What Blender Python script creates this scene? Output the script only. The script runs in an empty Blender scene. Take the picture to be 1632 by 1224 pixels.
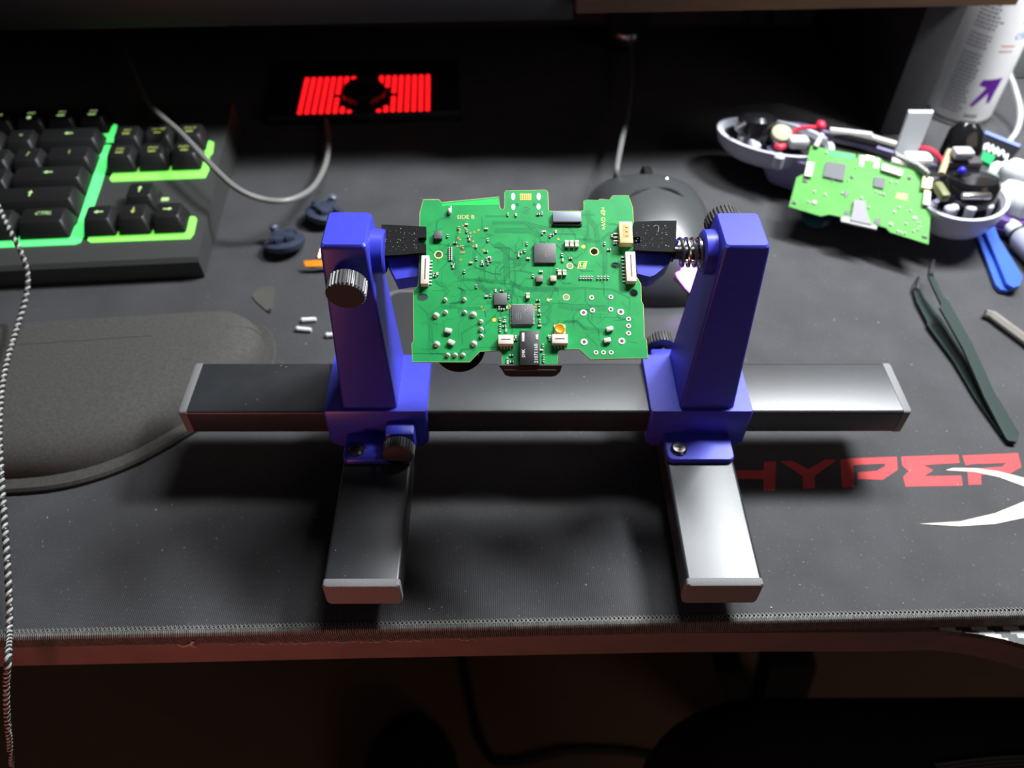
import bpy, bmesh, math, random
from math import sin, cos, pi, radians, sqrt, atan2
from mathutils import Vector, Matrix
from mathutils.geometry import tessellate_polygon

random.seed(7)
MM = 0.001
sc = bpy.context.scene
col = sc.collection

# ------------------------------------------------------------------ camera
CAMF = 1278.8
CAMC = Vector((-17.51, -229.87, 288.37))
FW = Vector((0.009969, 0.680189, -0.732969)); RT = Vector((0.99995, -0.006906, 0.007191)); UP = Vector((0.000171, 0.733004, 0.680224))
cam_d = bpy.data.cameras.new('camera'); cam = bpy.data.objects.new('camera', cam_d); col.objects.link(cam)
m = Matrix((RT, UP, -FW)).transposed().to_4x4(); m.translation = CAMC * MM
cam.matrix_world = m
cam_d.sensor_width = 36; cam_d.lens = CAMF / 1632 * 36
cam_d.clip_start = 0.01; cam_d.clip_end = 20
cam_d.dof.use_dof = True; cam_d.dof.focus_distance = 0.283; cam_d.dof.aperture_fstop = 10.0
sc.camera = cam

# ------------------------------------------------------------------ world and lights
w = bpy.data.worlds.new('world'); sc.world = w; w.use_nodes = True
bg = w.node_tree.nodes['Background']; bg.inputs[0].default_value = (0.92, 0.88, 0.92, 1); bg.inputs[1].default_value = 0.021

def area(name, loc, aim, sx, sy, power, color):
    d = bpy.data.lights.new(name, 'AREA'); d.shape = 'RECTANGLE'; d.size = sx * MM; d.size_y = sy * MM
    d.energy = power; d.color = color
    o = bpy.data.objects.new(name, d); col.objects.link(o)
    o.location = Vector(loc) * MM
    o.rotation_euler = (Vector(aim) - Vector(loc)).to_track_quat('-Z', 'Y').to_euler()
    return o
area('can_fill_light', (560, 60, 420), (326, 300, 75), 90, 90, 0.11, (0.96, 0.98, 1.0)).data.spread = radians(27)  # added narrow fill that brightens the spray can, no real lamp there
# the two LED lamps above the shelf, out of frame; a dim red glow of the room behind the viewer
area('led_lamp_light', (335, 222, 566), (255, 110, 0), 210, 84, 9.4, (0.93, 0.97, 1.0))
area('second_led_light', (90, 222, 566), (70, 110, 0), 200, 84, 2.7, (0.95, 0.97, 1.0))
rg = area('red_room_glow', (-270, -370, -25), (-80, -80, 12), 90, 90, 0.075, (1.0, 0.25, 0.19)); rg.data.spread = radians(75)
area('dim_floor_fill', (1500, -1500, 1200), (0, -100, 0), 900, 900, 3.0, (1.0, 0.80, 0.68))  # added broad weak fill, lifts the dark floor under the desk

sc.view_settings.view_transform = 'Standard'
sc.view_settings.look = 'None'
sc.view_settings.gamma = 1
sc.view_settings.exposure = 0.0
sc.view_settings.use_curve_mapping = False

# ------------------------------------------------------------------ helpers
def ray(u, v): return FW * CAMF + RT * (u - 816) + UP * (612 - v)
def atz(u, v, z): d = ray(u, v); return CAMC + d * ((z - CAMC.z) / d.z)
def aty(u, v, y): d = ray(u, v); return CAMC + d * ((y - CAMC.y) / d.y)

class Frame:
    """a plane in the room: origin, two axes; hit() gives its own coordinates of a sight line"""
    def __init__(s, o, ex, ey):
        s.o = Vector(o); s.ex = Vector(ex).normalized(); s.n = s.ex.cross(Vector(ey)).normalized(); s.ey = s.n.cross(s.ex)
    def hit(s, u, v, h=0):
        d = ray(u, v); o = s.o + s.n * h
        p = CAMC + d * ((o - CAMC).dot(s.n) / d.dot(s.n)) - s.o
        return Vector((p.dot(s.ex), p.dot(s.ey)))
    def matrix(s):
        mm = Matrix((s.ex, s.ey, s.n)).transposed().to_4x4(); mm.translation = s.o * MM
        return mm

_mats = {}
def mat(name, color, rough=0.5, metal=0.0, spec=0.5, var=0.0, vscale=200, bump=0.0, bscale=800, emit=None, estr=0, trans=0, coat=0, sss=0, alpha=1):
    if name in _mats: return _mats[name]
    M = bpy.data.materials.new(name); M.use_nodes = True
    nt = M.node_tree; b = nt.nodes['Principled BSDF']
    b.inputs['Base Color'].default_value = (*color, 1); b.inputs['Roughness'].default_value = rough
    b.inputs['Metallic'].default_value = metal; b.inputs['Specular IOR Level'].default_value = spec
    b.inputs['Transmission Weight'].default_value = trans; b.inputs['Coat Weight'].default_value = coat
    b.inputs['Alpha'].default_value = alpha
    if sss: b.inputs['Subsurface Weight'].default_value = sss; b.inputs['Subsurface Radius'].default_value = (.001, .001, .003)
    tc = nt.nodes.new('ShaderNodeTexCoord')
    if var:
        n = nt.nodes.new('ShaderNodeTexNoise'); n.inputs['Scale'].default_value = vscale; n.inputs['Detail'].default_value = 4
        r = nt.nodes.new('ShaderNodeValToRGB')
        r.color_ramp.elements[0].position = .3; r.color_ramp.elements[1].position = .7
        r.color_ramp.elements[0].color = (*[c * (1 - var) for c in color], 1); r.color_ramp.elements[1].color = (*[min(1, c * (1 + var)) for c in color], 1)
        nt.links.new(tc.outputs['Object'], n.inputs['Vector']); nt.links.new(n.outputs['Fac'], r.inputs['Fac']); nt.links.new(r.outputs['Color'], b.inputs['Base Color'])
    if bump:
        n2 = nt.nodes.new('ShaderNodeTexNoise'); n2.inputs['Scale'].default_value = bscale; n2.inputs['Detail'].default_value = 3
        bp_ = nt.nodes.new('ShaderNodeBump'); bp_.inputs['Strength'].default_value = bump; bp_.inputs['Distance'].default_value = .0003
        nt.links.new(tc.outputs['Object'], n2.inputs['Vector']); nt.links.new(n2.outputs['Fac'], bp_.inputs['Height']); nt.links.new(bp_.outputs['Normal'], b.inputs['Normal'])
    if emit:
        b.inputs['Emission Color'].default_value = (*emit, 1); b.inputs['Emission Strength'].default_value = estr
    _mats[name] = M
    return M

class MB:
    """collects shapes in millimetres and links them as one mesh object"""
    def __init__(s): s.v = []; s.f = []
    def add(s, vs, fs, M=None):
        k = len(s.v)
        s.v += [tuple(M @ Vector(p)) if M is not None else tuple(p) for p in vs]
        s.f += [tuple(i + k for i in f) for f in fs]
        return s
    def bm(s, b, M=None):
        b.verts.index_update()
        return s.add([x.co.copy() for x in b.verts], [[q.index for q in f.verts] for f in b.faces], M)
    def box(s, c, d, bev=0, seg=2, M=None):
        b = bmesh.new(); bmesh.ops.create_cube(b, size=1)
        bmesh.ops.scale(b, vec=d, verts=b.verts)
        if bev: bmesh.ops.bevel(b, geom=b.edges[:], offset=bev, segments=seg, affect='EDGES', profile=.5)
        bmesh.ops.translate(b, vec=c, verts=b.verts); s.bm(b, M); b.free(); return s
    def loft(s, rings, cap=True, M=None, closed=False):
        n = len(rings[0]); vs = [p for r in rings for p in r]; fs = []
        R = len(rings)
        for i in range(R if closed else R - 1):
            a, b = i * n, ((i + 1) % R) * n
            for j in range(n):
                k = (j + 1) % n; fs.append((a + j, a + k, b + k, b + j))
        if cap and not closed: fs.append(tuple(range(n - 1, -1, -1))); fs.append(tuple(range((R - 1) * n, R * n)))
        return s.add(vs, fs, M)
    def tube(s, pts, r, n=8, M=None, cap=True):
        pts = [Vector(p) for p in pts]; rings = []; up = None
        for i, p in enumerate(pts):
            t = (pts[min(i + 1, len(pts) - 1)] - pts[max(i - 1, 0)]).normalized()
            if up is None: up = t.orthogonal().normalized()
            up = (up - t * up.dot(t)).normalized(); bi = t.cross(up)
            rr = r[i] if isinstance(r, (list, tuple)) else r
            rings.append([p + (up * cos(2 * pi * j / n) + bi * sin(2 * pi * j / n)) * rr for j in range(n)])
        return s.loft(rings, cap, M)
    def lathe(s, prof, n=24, M=None, cap=True):
        return s.loft([[(r * cos(2 * pi * j / n), r * sin(2 * pi * j / n), z) for j in range(n)] for r, z in prof], cap, M)
    def gear(s, r, h, teeth, depth, M=None):
        n = teeth * 4
        def ring(rr, z, d): return [((rr - (d if (j % 4) in (0, 3) else 0)) * cos(2 * pi * j / n), (rr - (d if (j % 4) in (0, 3) else 0)) * sin(2 * pi * j / n), z) for j in range(n)]
        return s.loft([ring(r - .7, 0, 0), ring(r, .6, depth), ring(r, h - .6, depth), ring(r - .7, h, 0)], True, M)
    def prism(s, out, z0, z1, holes=(), M=None):
        loops = [[Vector((x, y, 0)) for x, y in l] for l in [out] + list(holes)]
        tri = tessellate_polygon(loops); flat = [p for l in loops for p in l]; n = len(flat)
        vs = [(p.x, p.y, z1) for p in flat] + [(p.x, p.y, z0) for p in flat]; fs = []
        for t in tri:
            a, b, c = (flat[i] for i in t)
            t = t if (b - a).cross(c - a).z > 0 else t[::-1]
            fs.append(tuple(t)); fs.append(tuple(i + n for i in t[::-1]))
        k = 0
        for l in loops:
            q = len(l)
            for j in range(q):
                a, b = k + j, k + (j + 1) % q; fs.append((a, a + n, b + n, b))
            k += q
        return s.add(vs, fs, M)
    def ball(s, c, r, sub=2, sc3=(1, 1, 1), M=None):
        b = bmesh.new(); bmesh.ops.create_uvsphere(b, u_segments=6 * sub, v_segments=4 * sub, radius=r)
        bmesh.ops.scale(b, vec=sc3, verts=b.verts); bmesh.ops.translate(b, vec=c, verts=b.verts); s.bm(b, M); b.free(); return s
    def build(s, name, material, parent=None, label=None, smooth=35, M=None):
        me = bpy.data.meshes.new(name)
        me.from_pydata([(x * MM, y * MM, z * MM) for x, y, z in s.v], [], s.f)
        b = bmesh.new(); b.from_mesh(me); bmesh.ops.recalc_face_normals(b, faces=b.faces); b.to_mesh(me); b.free()
        if smooth:
            me.polygons.foreach_set('use_smooth', [True] * len(me.polygons)); me.set_sharp_from_angle(angle=radians(smooth))
        me.materials.append(material)
        return link(name, me, parent, label, M)

def link(name, me, parent=None, label=None, M=None):
    o = bpy.data.objects.new(name, me); col.objects.link(o)
    if parent: o.parent = parent
    if M is not None: o.matrix_local = M
    if label: o['label'] = label
    return o
def tag(o, label, cat, group=None, kind=None):
    o['label'] = label; o['category'] = cat
    if group: o['group'] = group
    if kind: o['kind'] = kind
    return o
def thing(name, label, cat, loc=(0, 0, 0), M=None, group=None):
    o = bpy.data.objects.new(name, None); col.objects.link(o); o.empty_display_size = .01
    if M is not None: o.matrix_world = M
    else: o.location = Vector(loc) * MM
    return tag(o, label, cat, group)
def Tr(*p): return Matrix.Translation(p)
def Rx(a): return Matrix.Rotation(radians(a), 4, 'X')
def Ry(a): return Matrix.Rotation(radians(a), 4, 'Y')
def Rz(a): return Matrix.Rotation(radians(a), 4, 'Z')
def Mmm(M):
    M = M.copy(); M.translation *= MM; return M
def rrect(w_, h_, r, n=4, cx=0, cy=0):
    o = []
    for qx, qy, a0 in ((1, 1, 0), (-1, 1, 90), (-1, -1, 180), (1, -1, 270)):
        for i in range(n + 1):
            a = radians(a0 + 90 * i / n); o.append((cx + qx * (w_ / 2 - r) + r * cos(a), cy + qy * (h_ / 2 - r) + r * sin(a)))
    return o
def ring3(pts, z): return [(x, y, z) for x, y in pts]
def circ(cx, cy, r, n=16, ry=None): return [(cx + r * cos(2 * pi * i / n), cy + (ry or r) * sin(2 * pi * i / n)) for i in range(n)]
def smoothpath(pts, n=8):
    pts = [Vector(p) for p in pts]; out = []
    for i in range(len(pts) - 1):
        p0, p1, p2, p3 = pts[max(i - 1, 0)], pts[i], pts[i + 1], pts[min(i + 2, len(pts) - 1)]
        for k in range(n):
            t = k / n
            out.append(.5 * ((2 * p1) + (p2 - p0) * t + (2 * p0 - 5 * p1 + 4 * p2 - p3) * t * t + (3 * p1 - p0 - 3 * p2 + p3) * t ** 3))
    out.append(pts[-1]); return out
def text_mesh(txt, size, M=None, shear=0, space=1.0, align='CENTER'):
    """flat lettering as verts and faces in mm, centred"""
    cu = bpy.data.curves.new('t', 'FONT'); cu.body = txt; cu.size = size; cu.align_x = align; cu.align_y = 'CENTER'; cu.shear = shear; cu.space_character = space; cu.resolution_u = 2
    o = bpy.data.objects.new('t', cu); col.objects.link(o)
    me = bpy.data.meshes.new_from_object(o.evaluated_get(bpy.context.evaluated_depsgraph_get()))
    vs = [v.co.copy() for v in me.vertices]; fs = [tuple(p.vertices) for p in me.polygons]
    bpy.data.objects.remove(o); bpy.data.curves.remove(cu); bpy.data.meshes.remove(me)
    mb = MB(); mb.add(vs, fs, M); return mb

# ------------------------------------------------------------------ materials
def cloth_mat():
    M = bpy.data.materials.new('mat_cloth'); M.use_nodes = True; nt = M.node_tree; b = nt.nodes['Principled BSDF']
    L = nt.links.new
    b.inputs['Roughness'].default_value = .78; b.inputs['Specular IOR Level'].default_value = .35
    b.inputs['Sheen Weight'].default_value = .12; b.inputs['Sheen Roughness'].default_value = .5
    tc = nt.nodes.new('ShaderNodeTexCoord')
    n = nt.nodes.new('ShaderNodeTexNoise'); n.inputs['Scale'].default_value = 40; n.inputs['Detail'].default_value = 6
    r = nt.nodes.new('ShaderNodeValToRGB'); r.color_ramp.elements[0].position = .3; r.color_ramp.elements[1].position = .75
    r.color_ramp.elements[0].color = (.040, .040, .043, 1); r.color_ramp.elements[1].color = (.056, .056, .060, 1)
    L(tc.outputs['Object'], n.inputs['Vector']); L(n.outputs['Fac'], r.inputs['Fac'])
    # fine dust specks
    v = nt.nodes.new('ShaderNodeTexNoise'); v.inputs['Scale'].default_value = 900; v.inputs['Detail'].default_value = 2
    rr = nt.nodes.new('ShaderNodeValToRGB'); rr.color_ramp.elements[0].position = .66; rr.color_ramp.elements[1].position = .82
    rr.color_ramp.elements[0].color = (0, 0, 0, 1); rr.color_ramp.elements[1].color = (.25, .25, .24, 1)
    L(tc.outputs['Object'], v.inputs['Vector']); L(v.outputs['Fac'], rr.inputs['Fac'])
    mx = nt.nodes.new('ShaderNodeMix'); mx.data_type = 'RGBA'; mx.blend_type = 'ADD'; mx.inputs[0].default_value = .6
    L(r.outputs['Color'], mx.inputs[6]); L(rr.outputs['Color'], mx.inputs[7]); L(mx.outputs[2], b.inputs['Base Color'])
    wv = nt.nodes.new('ShaderNodeTexWave'); wv.inputs['Scale'].default_value = 420; wv.bands_direction = 'X'; wv.inputs['Distortion'].default_value = 1.2; wv.inputs['Detail'].default_value = 1
    bu = nt.nodes.new('ShaderNodeBump'); bu.inputs['Strength'].default_value = .35; bu.inputs['Distance'].default_value = .0003
    L(tc.outputs['Object'], wv.inputs['Vector']); L(wv.outputs['Fac'], bu.inputs['Height']); L(bu.outputs['Normal'], b.inputs['Normal'])
    return M
def carbon_mat():
    M = bpy.data.materials.new('carbon_weave'); M.use_nodes = True; nt = M.node_tree; b = nt.nodes['Principled BSDF']; L = nt.links.new
    b.inputs['Roughness'].default_value = .35
    tc = nt.nodes.new('ShaderNodeTexCoord'); sp = nt.nodes.new('ShaderNodeSeparateXYZ'); L(tc.outputs['Object'], sp.inputs[0])
    def mth(op, a, bval):
        x = nt.nodes.new('ShaderNodeMath'); x.operation = op
        if hasattr(a, 'links'): L(a, x.inputs[0])
        else: x.inputs[0].default_value = a
        if hasattr(bval, 'links'): L(bval, x.inputs[1])
        else: x.inputs[1].default_value = bval
        return x.outputs[0]
    fx = mth('FLOOR', mth('DIVIDE', sp.outputs['X'], .0021), 0); fy = mth('FLOOR', mth('DIVIDE', sp.outputs['Y'], .0016), 0)
    md = mth('FLOORED_MODULO', mth('ADD', fx, mth('MULTIPLY', fy, 1)), 6)
    lt = mth('LESS_THAN', md, 2.5)
    mx = nt.nodes.new('ShaderNodeMix'); mx.data_type = 'RGBA'; L(lt, mx.inputs[0])
    mx.inputs[6].default_value = (.035, .035, .035, 1); mx.inputs[7].default_value = (.42, .42, .41, 1); L(mx.outputs[2], b.inputs['Base Color'])
    return M
def wood_mat(name, c1, c2):
    M = bpy.data.materials.new(name); M.use_nodes = True; nt = M.node_tree; b = nt.nodes['Principled BSDF']; L = nt.links.new
    b.inputs['Roughness'].default_value = .5
    tc = nt.nodes.new('ShaderNodeTexCoord'); mp = nt.nodes.new('ShaderNodeMapping'); mp.inputs['Scale'].default_value = (8, 120, 120); L(tc.outputs['Object'], mp.inputs[0])
    n = nt.nodes.new('ShaderNodeTexNoise'); n.inputs['Scale'].default_value = 3; n.inputs['Detail'].default_value = 5; L(mp.outputs[0], n.inputs['Vector'])
    r = nt.nodes.new('ShaderNodeValToRGB'); r.color_ramp.elements[0].color = (*c1, 1); r.color_ramp.elements[1].color = (*c2, 1); L(n.outputs['Fac'], r.inputs['Fac']); L(r.outputs['Color'], b.inputs['Base Color'])
    return M

CLOTH = cloth_mat(); CARBON = carbon_mat()
BLUE = mat('blue_plastic', (.042, .050, .54), .38, var=.05, vscale=300, bump=.04, bscale=1500)
ANOD = mat('black_anodised', (.022, .024, .027), .37, metal=0.0, spec=.58, var=.12, vscale=90, bump=.05, bscale=600)
CAPM = mat('black_cap_plastic', (.20, .20, .20), .65, spec=.3, bump=.5, bscale=2600)
BLACKP = mat('black_plastic', (.012, .012, .013), .5, var=.1, bump=.08, bscale=900)
BLACKG = mat('gloss_black', (.008, .008, .009), .12, spec=.6)
KNOBM = mat('knob_black', (.06, .06, .06), .38, spec=.6)
STEEL = mat('steel', (.62, .60, .58), .22, metal=1, var=.1, vscale=400)
DSTEEL = mat('dark_steel', (.16, .15, .15), .3, metal=1)
RUBBER = mat('rubber', (.006, .006, .006), .8, spec=.2, bump=.3, bscale=1800, var=.2, vscale=900)
PCB = mat('solder_mask', (.017, .295, .078), .42, spec=.22, var=.12, vscale=110, bump=.04, bscale=700)
PCBL = mat('solder_mask_light', (.02, .60, .10), .4, spec=.2)
TRACE = mat('covered_trace', (.006, .15, .055), .45, spec=.2)
PCBE = mat('board_edge', (.42, .50, .16), .5)
GOLD = mat('gold_pad', (.80, .55, .16), .3, metal=.7)
YELLOW = mat('gold_print', (.78, .66, .22), .45)
TIN = mat('solder', (.74, .73, .68), .34, metal=.25, spec=.8)
CHIP = mat('chip_grey', (.085, .085, .09), .5, spec=.5, bump=.15, bscale=2500)
CHIPL = mat('chip_lettering', (.17, .16, .15), .5)
WHITEP = mat('white_plastic', (.74, .68, .60), .45)
CREAM = mat('cream_plastic', (.72, .60, .30), .45)
BEIGE = mat('ceramic_beige', (.50, .42, .30), .4)
DCER = mat('ceramic_dark', (.035, .03, .028), .4)
SLOT = mat('slot_brown', (.12, .045, .03), .6)
REDPRINT = mat('red_print', (.62, .045, .05), .7, var=.08, vscale=300)
CREAMPRINT = mat('cream_print', (.62, .56, .46), .75, var=.05, vscale=300)
WALLM = mat('dark_wall_paint', (.16, .11, .10), .8, var=.08, vscale=6)
FLOORM = wood_mat('dark_floor_wood', (.20, .12, .075), (.33, .20, .125))
DESKM = mat('desk_edge_black', (.19, .13, .12), .45, var=.1, vscale=60)

# ------------------------------------------------------------------ room shell
def struct(name, mb, material): o = mb.build(name, material); o['kind'] = 'structure'; return o
struct('floor', MB().box((0, -300, -746), (4000, 3200, 20)), FLOORM)
struct('wall_back', MB().box((0, 462, 300), (4000, 20, 2100)), WALLM)

# ------------------------------------------------------------------ desk
desk = thing('desk', 'black desk with carbon weave top and a thick front edge under the mat', 'desk', (0, 0, -6.5))
front = [(-700, -117)] + [tuple(atz(u, v, -6.5).xy) for u, v in ((0, 1031), (300, 1025), (560, 1019), (1100, 1009), (1300, 1008), (1420, 1008), (1513, 1006), (1560, 1011), (1600, 1019), (1640, 1030))] + [(230, -112), (300, -142), (420, -190), (700, -230)]
top_poly = front + [(700, 450), (-700, 450)]
car = [(x_, y_ + (9 if x_ < 110 else max(0, 9 - (x_ - 110) * .2))) for x_, y_ in front] + [(700, 450), (-700, 450)]
MB().prism(car, -3, .06).build('desktop', CARBON, desk, 'black and white carbon weave desktop surface', smooth=0)
ins = [(x, y) for x, y in front] + [(699, 449), (-699, 449)]
MB().prism(ins, -17, 0).build('edge_band', DESKM, desk, smooth=0)
def bar(a, b, wx, wy): # straight bar between two points, in desk space
    a, b = Vector(a), Vector(b)
    return MB().loft([[(p.x - wx / 2, p.y - wy / 2, p.z), (p.x + wx / 2, p.y - wy / 2, p.z), (p.x + wx / 2, p.y + wy / 2, p.z), (p.x - wx / 2, p.y + wy / 2, p.z)] for p in (a, b)])
def dk(u, v, y): p = aty(u, v, y); return (p.x, p.y, p.z + 6.5)
bar(dk(1155, 1040, 120), dk(1212, 1210, 120), 26, 40).build('leg', BLACKP, desk)
bar(dk(1258, 1035, 150), dk(1195, 1300, 150), 50, 40).build('leg', BLACKP, desk)

# ------------------------------------------------------------------ desk mat
SL = .0195
def mf(x): return -87.0 + SL * x       # seam line of the front edge
dmat = thing('desk_mat', 'black cloth desk mat with stitched front edge and red lettering', 'desk mat', (0, 0, 0))
xs = [-640, 640]
MB().prism([(-640, mf(-640)), (640, mf(640)), (640, 440), (-640, 440)], -6.4, 0).build('mat_surface', CLOTH, dmat, smooth=0)
THREAD = mat('edge_thread', (.12, .118, .11), .6, var=.25, vscale=500)
roll = MB()
roll.loft([[(x_, mf(x_) + a_, z_) for a_, z_ in ((0, -6.4), (0, -.2), (-.9, .05), (-1.7, -.1), (-2.2, -.8), (-2.4, -2), (-2.4, -6.4))] for x_ in (-640, 640)])
roll.build('rolled_edge', mat('edge_thread_dark', (.03, .029, .028), .75), dmat)
st = MB(); x = -330.0; k = 0
while x < 300:
    y = mf(x)
    # a thread wrapped round the roll, slanted, and the chevron of the seam above it
    arc = [(x + .9 * t, y + a_, z_) for t, a_, z_ in ((0, .1, -.1), (.15, -.8, .3), (.3, -1.6, .2), (.42, -2.3, -.5), (.55, -2.6, -1.8), (1, -2.6, -6.2))]
    st.tube(arc, .36 + .08 * random.random(), 5)
    if k % 2 == 0:
        jx = random.uniform(-.12, .12)
        st.tube([(x + jx, y + 1.5, .1), (x + .75, y + .6, .5), (x + 1.4 + jx, y - .3, .25)], .36, 4)
        st.tube([(x + 1.5, y + 1.0, .1), (x + .75, y + .2, .5), (x + jx, y - .8, .35)], .33, 4)
    x += .82 + random.uniform(-.06, .06); k += 1
o = st.build('edge_stitching', THREAD, dmat); o['kind'] = 'stuff'
# red lettering printed on the mat, drawn letter by letter on the mat plane
def onmat(pts, dx=1130, dy=640, s=502 / 1632): return [tuple(atz(dx + a * s, dy + b * s, 0).xy) for a, b in pts]
H1 = [(20, 300), (78, 300), (80, 355), (284, 358), (284, 312), (347, 312), (342, 462), (282, 462), (282, 402), (84, 400), (86, 462), (26, 462)]
Y1 = [(370, 310), (432, 308), (515, 352), (600, 302), (662, 302), (548, 385), (548, 450), (486, 452), (486, 388)]
P1 = [(680, 300), (748, 294), (972, 287), (977, 354), (900, 406), (770, 402), (772, 366), (868, 360), (912, 334), (912, 322), (748, 330), (752, 442), (690, 446)]
E1 = [(996, 286), (1290, 276), (1298, 318), (1108, 330), (1162, 356), (1112, 388), (1306, 384), (1314, 436), (1018, 441), (1006, 390), (1034, 362), (1000, 330)]
R1 = [(1312, 280), (1600, 268), (1618, 340), (1560, 372), (1408, 380), (1410, 430), (1345, 432), (1338, 350), (1520, 338), (1540, 318), (1372, 324), (1330, 330)]
for ltr in (H1, Y1, P1, E1, R1):
    MB().prism(onmat(ltr), .02, .10).build('printed_letter', REDPRINT, dmat, 'red printed letter', smooth=0)
up_blade = [(1225, 356), (1262, 345), (1380, 346), (1500, 362), (1632, 396), (1760, 470), (1860, 560), (1800, 540), (1632, 440), (1500, 392), (1380, 366)]
lo_blade = [(1085, 635), (1300, 622), (1480, 580), (1632, 518), (1760, 440), (1850, 360), (1800, 460), (1720, 540), (1632, 604), (1480, 636), (1300, 648)]
for bl in (up_blade, lo_blade):
    zb_ = .10 if bl is up_blade else .20
    MB().prism(onmat(bl), zb_, zb_ + .08).build('printed_blade', CREAMPRINT, dmat, 'cream printed curved blade of the big letter', smooth=0)

# ------------------------------------------------------------------ circuit board holder
HB = 6.3                                   # underside of the feet above the mat
holder = thing('board_holder', 'blue and black adjustable circuit board holder standing on the desk mat', 'board holder', (0, 0, 0))
RZ0, RZ1, RY = 25.7, 39.0, 14.2
def profile(y, z, r=1.0): return rrect(y, z, r, 3)
rail = MB()
rail.loft([[(xx, a, (RZ0 + RZ1) / 2 + b) for a, b in rrect(2 * RY, RZ1 - RZ0, 1.3, 4)] for xx in (-147.6, 147.6)])
rail = rail.build('rail', ANOD, holder)
for sx in (-1, 1):
    MB().loft([[(sx * xx, a * k_, (RZ0 + RZ1) / 2 + b * k_) for a, b in rrect(2 * RY + .3, RZ1 - RZ0 + .3, 1.2, 3)] for xx, k_ in ((147.6, 1), (150.4, 1), (151, .95))]).build('end_cap', CAPM, rail)
FZ0, FZ1, FYF, FW2 = 12.3, 25.55, -85.8, 13.95
def make_foot(fx):
    f = MB().loft([[(fx + a, yy, (FZ0 + FZ1) / 2 + b) for a, b in rrect(2 * FW2, FZ1 - FZ0, 1.3, 4)] for yy in (FYF + 3, 14)]).build('foot', ANOD, holder)
    for yy, sg in ((FYF + 3, -1), (14, 1)):
        MB().loft([[(fx + a * k_, yy + sg * q, (FZ0 + FZ1) / 2 + b * k_) for a, b in rrect(2 * FW2 + .3, FZ1 - FZ0 + .3, 1.3, 3)] for q, k_ in ((0, 1), (2.4, 1), (3, .95))]).build('end_cap', CAPM, f)
    for yy in (FYF + 14, 4):
        MB().lathe([(5.5, FZ0 - 12.2), (6, FZ0 - 11.5), (5, FZ0 + .2)], 20, Tr(fx, yy, 0)).build('rubber_foot', RUBBER, f)
    return f
FXL, FXR = -69.4, 63.1
make_foot(FXL); make_foot(FXR)
def knob_on(M, r=6.6, h=6.2, parent=holder):
    k = MB().gear(r, h, 30, .55, M).build('knob', KNOBM, parent, smooth=25)
    MB().lathe([(2.2, -5), (2.2, .5)], 14, M).build('knob_stem', DSTEEL, k)
    return k
def clamp(cx, sgn, flip):
    """the block riding on the rail, the post on it; sgn +1 when the jaw side is +x"""
    bx = cx + sgn * 2.2
    blk = MB()
    b0 = [(-21, -16.4), (21, -16.4), (21, 16.8), (-21, 16.8)]
    secs = []
    for z, kx, ky in ((18.4, .86, .93), (22.0, .98, 1.0), (40.6, 1, 1), (41.6, .985, .97)):
        secs.append(ring3(rrect(42.2 * kx, 33.4 * ky, 1.2, 3, bx, .2), z))
    blk.loft(secs); base = blk.build('clamp_block', BLUE, holder)
    fx = FXL if cx < 0 else FXR
    tabp = rrect(27.6, 16, 2.6, 4, fx, -22.6)
    MB().loft([ring3(tabp, 25.6), ring3(tabp, 27.6), ring3(rrect(26.8, 15.2, 2.4, 4, fx, -22.6), 28.2)]).build('tab', BLUE, base)
    MB().box((fx, -8, 23.6), (24, 16, 5), 1).build('tab_web', BLUE, base)
    sx_ = fx - 8.5 if cx < 0 else fx - 8.6
    sm = Tr(sx_, -25.2, 28.2)
    MB().lathe([(3.5, 0), (3.4, .7), (2.6, 1.5), (1.2, 1.75)], 20, sm).build('screw_head', DSTEEL, base, 'dark cross-head screw')
    MB().box((0, 0, 1.72), (3.2, .7, .25), M=sm).box((0, 0, 1.72), (.7, 3.2, .25), M=sm).build('screw_slot', BLACKP, base)
    # post
    px = cx
    secs = []
    for z, wx, yf, yb in ((40.5, 22.6, -14.4, 17.4), (42.5, 22.2, -14.2, 17.2), (118.4, 16.0, -10.6, 9.6), (120.0, 15.5, -10.3, 9.3), (120.7, 14.3, -9.6, 8.8)):
        secs.append(ring3(rrect(wx, yb - yf, 1.3, 4, px, (yf + yb) / 2), z))
    post = MB().loft(secs).build('post', BLUE, holder)
    # round boss on the jaw side
    bm_ = Tr(px + sgn * 6.5, .2, 110) @ Ry(90 * sgn)
    MB().lathe([(8.4, 0), (8.0, 5.4), (7.2, 6.0), (5.5, 6.0)], 32, bm_).build('boss', BLUE, post)
    e = MB().lathe([(3.0, 0), (3.0, 1.2), (2.4, 1.6)], 16, Tr(px - sgn * 7.4, 0, 110) @ Ry(-90 * sgn)).build('shaft_end', STEEL, post)
    # knobs, one on the post and one on the block, on opposite faces for the two clamps
    if flip > 0:
        knob_on(Tr(px + .3, -13.0, 107.5) @ Rx(100), 7.0, 7.0)
        MB().box((px + 12.2, -19, 30.6), (12, 9, 11), 1.3).build('knob_block', BLUE, base)
        knob_on(Tr(px + 11.9, -25, 30.8) @ Rx(90), 6.6, 5.6)
    else:
        knob_on(Tr(px - 1.6, 11.4, 111.5) @ Rx(-96), 7.0, 7.0)
        MB().box((px - 12.2, 19.3, 33), (12, 9, 11), 1.3).build('knob_block', BLUE, base)
        knob_on(Tr(px - 12.4, 25.4, 36) @ Rx(-90), 6.9, 5.6)
clamp(-72.2, 1, 1)
clamp(65.6, -1, -1)
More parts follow.
